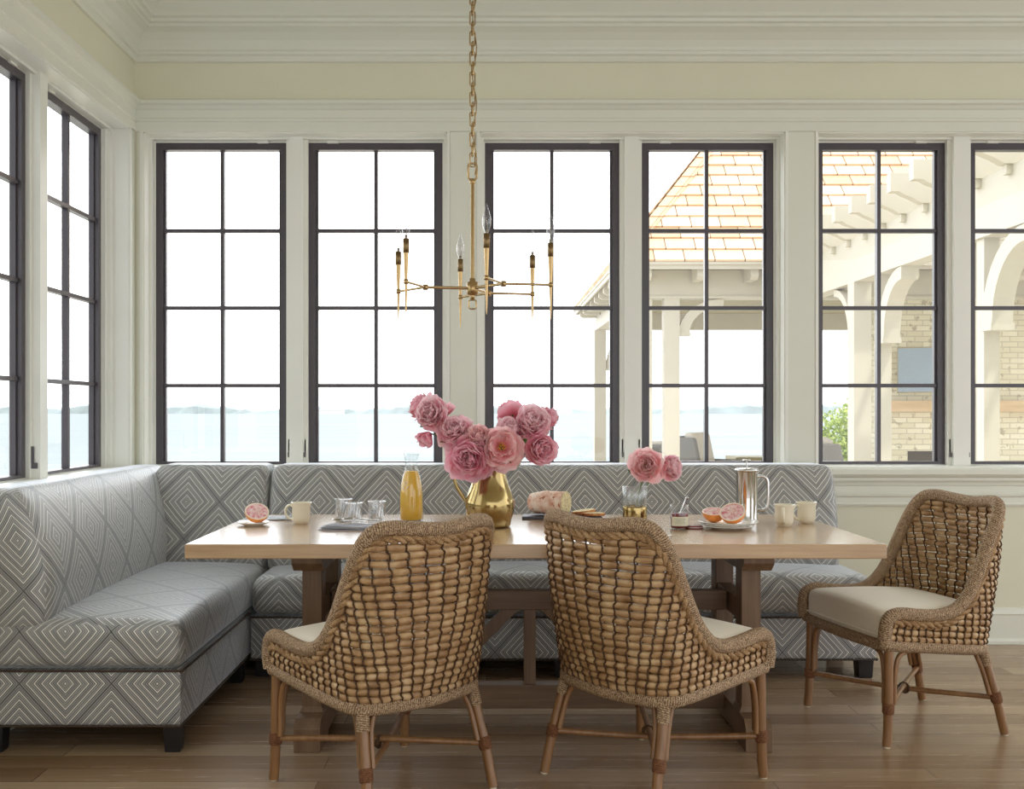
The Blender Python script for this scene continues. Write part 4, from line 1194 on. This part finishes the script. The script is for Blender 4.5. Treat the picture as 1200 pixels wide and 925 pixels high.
# hip cap shingles
m = MB(); hd = Vector((1, 1, TA)).normalized(); n_ = 17
for k in range(n_):
    p = Vector((X0, Y0, EZ))+hd*(.24*k); q = p+hd*.27
    for nn, dd in ((nf, Vector((1, 0, 0))), (nl, Vector((0, 1, 0)))):
        w = .17
        a, b = p+nn*.045, q+nn*.028; c, d = q+nn*.028+dd*w, p+nn*.045+dd*w
        m.add([a, d, c, b], [(0, 1, 2, 3)], [[(0, .02), (.3, .02), (.3, .19), (0, .19)]])
        m.add([p, p+dd*w, d, a], [(0, 1, 2, 3)], [[(0, .02)]*4])
m.build('hip_cap', 'shingle', pv, org=O)
m = MB()
m.box(X0+.02, X1-.02, Y0+.03, Y0+.06, EZ-.09, EZ-.005); m.box(X0+.02, X0+.05, Y0+.06, Y1-.02, EZ-.09, EZ-.005); m.box(X0+.02, X1-.02, Y1-.05, Y1-.02, EZ-.09, EZ-.005)
m.box(X0-.0, X1, Y0+.0, Y0+.03, EZ-.035, EZ-.003); m.box(X0, X0+.02, Y0+.03, Y1, EZ-.035, EZ-.003)
m.build('fascia', 'extwhite', pv, org=O)
m = MB(); m.box(X0+.05, X1-.05, Y0+.06, Y1-.05, EZ-.035, EZ-.01); m.build('soffit', 'extgrey', pv, org=O)
for k in range(12):
    x = 2.0+.68*k; m = MB(); m.prism([(Y0+.10, EZ-.036), (Y0+.10, EZ-.17), (Y0+.16, EZ-.21), (Y0+.48, EZ-.21), (Y0+.48, EZ-.036)], x, x+.10, 'x'); m.build('rafter_tail', 'extwhite', pv, org=O)
for k in range(9):
    y = 13.6+.62*k; m = MB(); m.prism([(X0+.07, EZ-.036), (X0+.07, EZ-.17), (X0+.12, EZ-.20), (X0+.36, EZ-.20), (X0+.36, EZ-.036)][::-1], y, y+.09, 'y'); m.build('rafter_tail', 'extwhite', pv, org=O)
BX0, BX1, BY0, BY1, BZ0, BZ1 = 2.0, 10.6, 13.4, 18.8, 2.69, EZ-.04
m = MB(); m.box(BX0, BX1, BY0, BY0+.22, BZ0, BZ1); m.box(BX0, BX0+.2, BY0+.22, BY1-.22, BZ0, BZ1); m.box(BX1-.2, BX1, BY0+.22, BY1-.22, BZ0, BZ1); m.box(BX0, BX1, BY1-.22, BY1, BZ0, BZ1)
m.box(BX0-.02, BX1, BY0-.02, BY0, BZ0+.0, BZ0+.03)
m.build('beam', 'extwhite', pv, org=O)
m = MB(); m.box(BX0+.2, BX1-.2, BY0+.22, BY1-.22, BZ1-.08, BZ1-.04); m.build('porch_ceiling', 'extgrey', pv, org=O)
def post(par, x, y, w, z1, org, mat='extwhite'):
    m = MB(); m.box(x-w/2, x+w/2, y-w/2, y+w/2, TZ, z1); m.box(x-w/2-.02, x+w/2+.02, y-w/2-.02, y+w/2+.02, TZ, TZ+.16); m.build('post', mat, par, org=org)
for x, y, w in ((2.10, 13.5, .15), (2.43, 13.5, .20), (2.07, 18.7, .21), (2.42, 18.7, .12), (10.4, 13.5, .2), (10.4, 18.7, .2), (6.95, 18.7, .2)): post(pv, x, y, w, BZ0, O)
def brace(par, axis, a, b, c0, c1, z0, z1, org, w=.14):
    """curved knee brace from (a,z0) on the post to (b,z1) under the beam; c0..c1 is its thickness"""
    s = 1 if b > a else -1; L = abs(b-a); n = 9; out = []; inn = []
    for i in range(n+1):
        t = PI/2*i/n
        out.append((a+s*(L*(1-cos(t))), z0+(z1-z0)*sin(t)))
        L2 = L-w; inn.append((a+s*(w+ (L2-.0)*(1-cos(t))*.98), z0+(z1-z0-w*.75)*sin(t)))
    poly = out+inn[::-1]
    poly = [(p, min(z, z1)) for p, z in poly]
    m = MB()
    for i in range(n):
        q = [out[i], inn[i], inn[i+1], out[i+1]]
        if s < 0: q = q[::-1]
        m.prism(q, c0, c1, axis)
    m.box(*( (min(a, a+s*w)-.01, max(a, a+s*w)+.01, c0-.01, c1+.01) if axis == 'y' else (c0-.01, c1+.01, min(a, a+s*w)-.01, max(a, a+s*w)+.01)), z0-.05, z0)
    m.build('knee_brace', 'extwhite', par, org=org)
brace(pv, 'y', 2.53, 3.12, 13.44, 13.56, 2.25, BZ0, O)
brace(pv, 'y', 2.18, 2.70, 18.62, 18.74, 2.0, BZ0, O)
# fireplace ------------------------------------------------------------
O = (7.0, 14.9, TZ)
fp = empty('outdoor_fireplace', O, 0, 'pale painted brick outdoor fireplace under the pavilion, seen through the far right windows', 'fireplace')
m = MB(); m.box(5.62, 5.84, 14.2, 15.4, TZ, BZ1-.1); m.box(7.0, 8.6, 14.2, 15.4, TZ, BZ1-.1); m.box(5.84, 7.0, 14.2, 15.4, .66, BZ1-.1); m.box(5.84, 7.0, 14.8, 15.4, TZ, .66)
m.build('brick_chimney', 'brick', fp, org=O)
m = MB(); m.box(5.50, 8.7, 14.02, 14.2, 1.205, 1.355); m.build('mantel_shelf', 'mantel', fp, org=O)
m = MB(); m.box(5.86, 6.98, 14.70, 14.79, TZ, .64); m.build('firebox', 'soot', fp, org=O)
O = (5.86, 13.86, 1.42)
tv = empty('television', O, math.radians(-24), 'pale blue-grey outdoor screen mounted on the brick above the mantel, turned to one side', 'television')
m = MB(); m.box(-.28, .25, -.035, .02, .04, .66); m.build('housing', 'extgrey', tv, bevel=.005)
m = MB(); m.box(-.265, .235, -.039, -.036, .055, .645); m.build('screen', 'tvglass', tv)
m = MB(); m.box(-.04, .04, .02, .16, .28, .42); m.build('wall_bracket', 'winmetal', tv)
# pergola ---------------------------------------------------------------
O = (5.2, 9.5, TZ)
pg = empty('pergola', O, 0, 'cream timber pergola with scroll-ended rafters between the house and the pavilion', 'pergola')
m = MB(); m.box(3.79, 3.97, 5.75, 13.36, 2.55, 3.0); m.build('long_beam', 'extwhite', pg, org=O)
m = MB(); m.box(8.2, 8.38, 5.75, 13.36, 2.55, 3.0); m.build('long_beam', 'extwhite', pg, org=O)
TAIL = [(3.46, 3.26), (3.46, 3.10), (3.53, 3.10)]
TAIL += [(3.53+.17*t, 3.10-.085*(1-cos(PI*t))/2-.012*sin(2*PI*t)) for t in [i/8 for i in range(1, 9)]]
TAIL += [(3.73, 3.0), (8.6, 3.0), (8.6, 3.26)]
y = 6.0
while y < 12.6:
    m = MB(); m.prism(TAIL[::-1], y-.045, y+.045, 'y'); m.build('rafter', 'extwhite', pg, org=O)
    m = MB(); m.box(3.745, 3.79, y-.03, y+.03, 2.93, 3.0); m.build('rafter_block', 'extwhite', pg, org=O)
    y += .468
for x in (4.6, 5.4, 6.2, 7.0, 7.8):
    m = MB(); m.box(x-.03, x+.03, 5.85, 12.6, 3.26, 3.31); m.build('purlin', 'extwhite', pg, org=O)
for y, w in ((10.65, .18), (10.02, .12), (8.2, .14), (7.92, .12)): post(pg, 3.88, y, w, 2.55, O)
for y in (10.65, 8.05): post(pg, 8.29, y, .18, 2.55, O)
brace(pg, 'x', 10.74, 11.30, 3.83, 3.93, 1.96, 2.55, O, .10); brace(pg, 'x', 9.96, 9.38, 3.80, 3.96, 1.92, 2.55, O, .16); brace(pg, 'x', 7.86, 7.22, 3.80, 3.96, 1.88, 2.55, O, .16)
# outdoor armchairs -----------------------------------------------------
def outdoor_chair(x, y, rz, label, h=.98):
    e = empty('outdoor_armchair', (x, y, TZ), rz, label, 'outdoor chair', 'wicker armchairs on the terrace')
    m = MB(); m.rbox((-.36, -.36, .16), (.36, .34, .34), .03, 3, 4); m.rbox((-.38, -.36, .16), (-.30, .34, .62), .03, 3, 4); m.rbox((.30, -.36, .16), (.38, .34, .62), .03, 3, 4)
    m.rbox((-.42, .02, .5), (-.33, .40, h-.05), .03, 3, 4, lambda w: (w[0], w[1]+.22*(w[2]-.3), w[2])); m.build('wicker_frame', 'wicker', e)
    m = MB(); m.rbox((-.36, .27, .30), (.36, .36, h-.03), .03, 3, 6, lambda w: (w[0]*(1+.0*(w[2])), w[1]+.22*(w[2]-.3), w[2])); m.build('wicker_back', 'wicker', e)
    m = MB(); m.rbox((-.29, -.34, .34), (.29, .26, .47), .04, 4, 4); m.build('seat_cushion', 'outcush', e)
    m = MB(); m.rbox((-.27, .10, .46), (.30, .26, h+.02), .05, 4, 6, lambda w: (w[0], w[1]+.22*(w[2]-.3), w[2])); m.build('back_cushion', 'outcush', e)
    for a in (-.32, .32):
        for b in (-.32, .30):
            m = MB(); m.tube([(a, b, 0), (a, b, .17)], .022, 8); m.build('leg', 'wicker', e)
outdoor_chair(3.36, 14.9, math.radians(52), 'wicker armchair with a grey back cushion, in the open between pavilion posts', 1.0)
outdoor_chair(2.62, 15.9, math.radians(150), 'wicker armchair half hidden behind the two front pavilion posts', .86)
outdoor_chair(4.95, 13.95, math.radians(75), 'wicker armchair in front of the garden tree, near the fireplace', .95)
O = (4.35, 16.2, TZ)
e = empty('fire_table', O, 0, 'low dark rectangular outdoor table right of the grey-cushioned armchair', 'table')
m = MB(); m.box(3.85, 4.75, 15.8, 16.5, .44, .50); m.build('tabletop', 'extgrey', e, org=O, bevel=.01)
m = MB(); m.box(3.95, 4.65, 15.88, 16.42, TZ, .44); m.build('base', 'wicker', e, org=O)
# garden tree -------------------------------------------------------------
O = (8.9, 24.5, -3.0)
e = empty('garden_tree', O, 0, 'bushy light green tree on the lake side, seen through the fifth window', 'tree')
m = MB(); rn = random.Random(12)
for q in range(9000):
    a = rn.random()*6.283; zz = rn.uniform(-1, 1); rr = rn.random()**.33; s_ = math.sqrt(1-zz*zz)
    c = Vector((8.9+cos(a)*s_*rr*1.55, 24.5+sin(a)*s_*rr*1.5, -.35+zz*rr*1.75+.12*sin(a*5)))
    d = Vector((rn.uniform(-1, 1), rn.uniform(-1, 1), rn.uniform(-1, 1))).normalized(); s2 = d.orthogonal().normalized(); L = .10+.07*rn.random()
    m.add([c, c+d*L*.5+s2*L*.3, c+d*L, c+d*L*.5-s2*L*.3], [(0, 1, 2, 3)])
m.build('foliage', 'treeleaf', e, org=O)
m = MB(); m.tube([(8.9, 24.5, -3.0), (8.93, 24.5, -1.8), (8.88, 24.5, -.6)], [.14, .11, .06], 10)
for q in range(6):
    a = q*1.05; m.tube([(8.9, 24.5, -1.7+.12*q), (8.9+cos(a)*.6, 24.5+sin(a)*.6, -.6+.1*q)], [.05, .015], 6)
m.build('trunk', 'bark', e, org=O)

# ------------------------------------------------------------------ light
w = D.worlds.new('daylight'); SC.world = w; w.use_nodes = True; nt = w.node_tree; nt.nodes.clear()
out = nt.nodes.new('ShaderNodeOutputWorld'); bg = nt.nodes.new('ShaderNodeBackground'); tc = nt.nodes.new('ShaderNodeTexCoord'); sp = nt.nodes.new('ShaderNodeSeparateXYZ'); cr = nt.nodes.new('ShaderNodeValToRGB')
mr = nt.nodes.new('ShaderNodeMapRange'); mr.inputs[1].default_value = -.3; mr.inputs[2].default_value = .7; mr.inputs[3].default_value = 1.85; mr.inputs[4].default_value = 4.6
nt.links.new(sp.outputs[1], mr.inputs[0]); nt.links.new(mr.outputs[0], bg.inputs[1])
nt.links.new(tc.outputs['Generated'], sp.inputs[0]); nt.links.new(sp.outputs[2], cr.inputs[0]); nt.links.new(cr.outputs[0], bg.inputs[0]); nt.links.new(bg.outputs[0], out.inputs[0])
cr.color_ramp.elements[0].position = 0; cr.color_ramp.elements[0].color = (.97, .985, 1, 1)
cr.color_ramp.elements[1].position = .6; cr.color_ramp.elements[1].color = (.90, .945, 1, 1)
bg.inputs[1].default_value = 1.35
def light(name, typ, loc, rot, energy, color=(1, 1, 1), **kw):
    l = D.lights.new(name, typ); l.energy = energy; l.color = color
    for k, v in kw.items(): setattr(l, k, v)
    o = D.objects.new(name, l); COL.objects.link(o); o.location = loc; o.rotation_euler = rot; return o
sd = Vector((-.45, .42, -1.25)).normalized()      # travels away from the camera side, down to the lake
sun = light('sun', 'SUN', (6, -6, 12), sd.to_track_quat('-Z', 'Y').to_euler(), 3.2, (1, .95, .86), angle=math.radians(1.5))

# ------------------------------------------------------------------ camera
cam = D.cameras.new('camera'); co = D.objects.new('camera', cam); COL.objects.link(co)
cam.sensor_fit = 'HORIZONTAL'; cam.sensor_width = 36; cam.lens = 36.0; cam.shift_x = .025; cam.shift_y = .0154
co.location = (0, 0, 1.225); co.rotation_euler = (PI/2, 0, 0); cam.clip_end = 6000; cam.clip_start = .05
SC.camera = co
vs_ = SC.view_settings; vs_.view_transform = 'Standard'; vs_.look = 'None'; vs_.gamma = 1; vs_.use_curve_mapping = False; vs_.exposure = 0.0
SC.cycles.max_bounces = 10; SC.cycles.transparent_max_bounces = 24; SC.cycles.diffuse_bounces = 5; SC.cycles.glossy_bounces = 5
SC.cycles.sample_clamp_indirect = 6
SC.cycles.caustics_reflective = False; SC.cycles.caustics_refractive = False
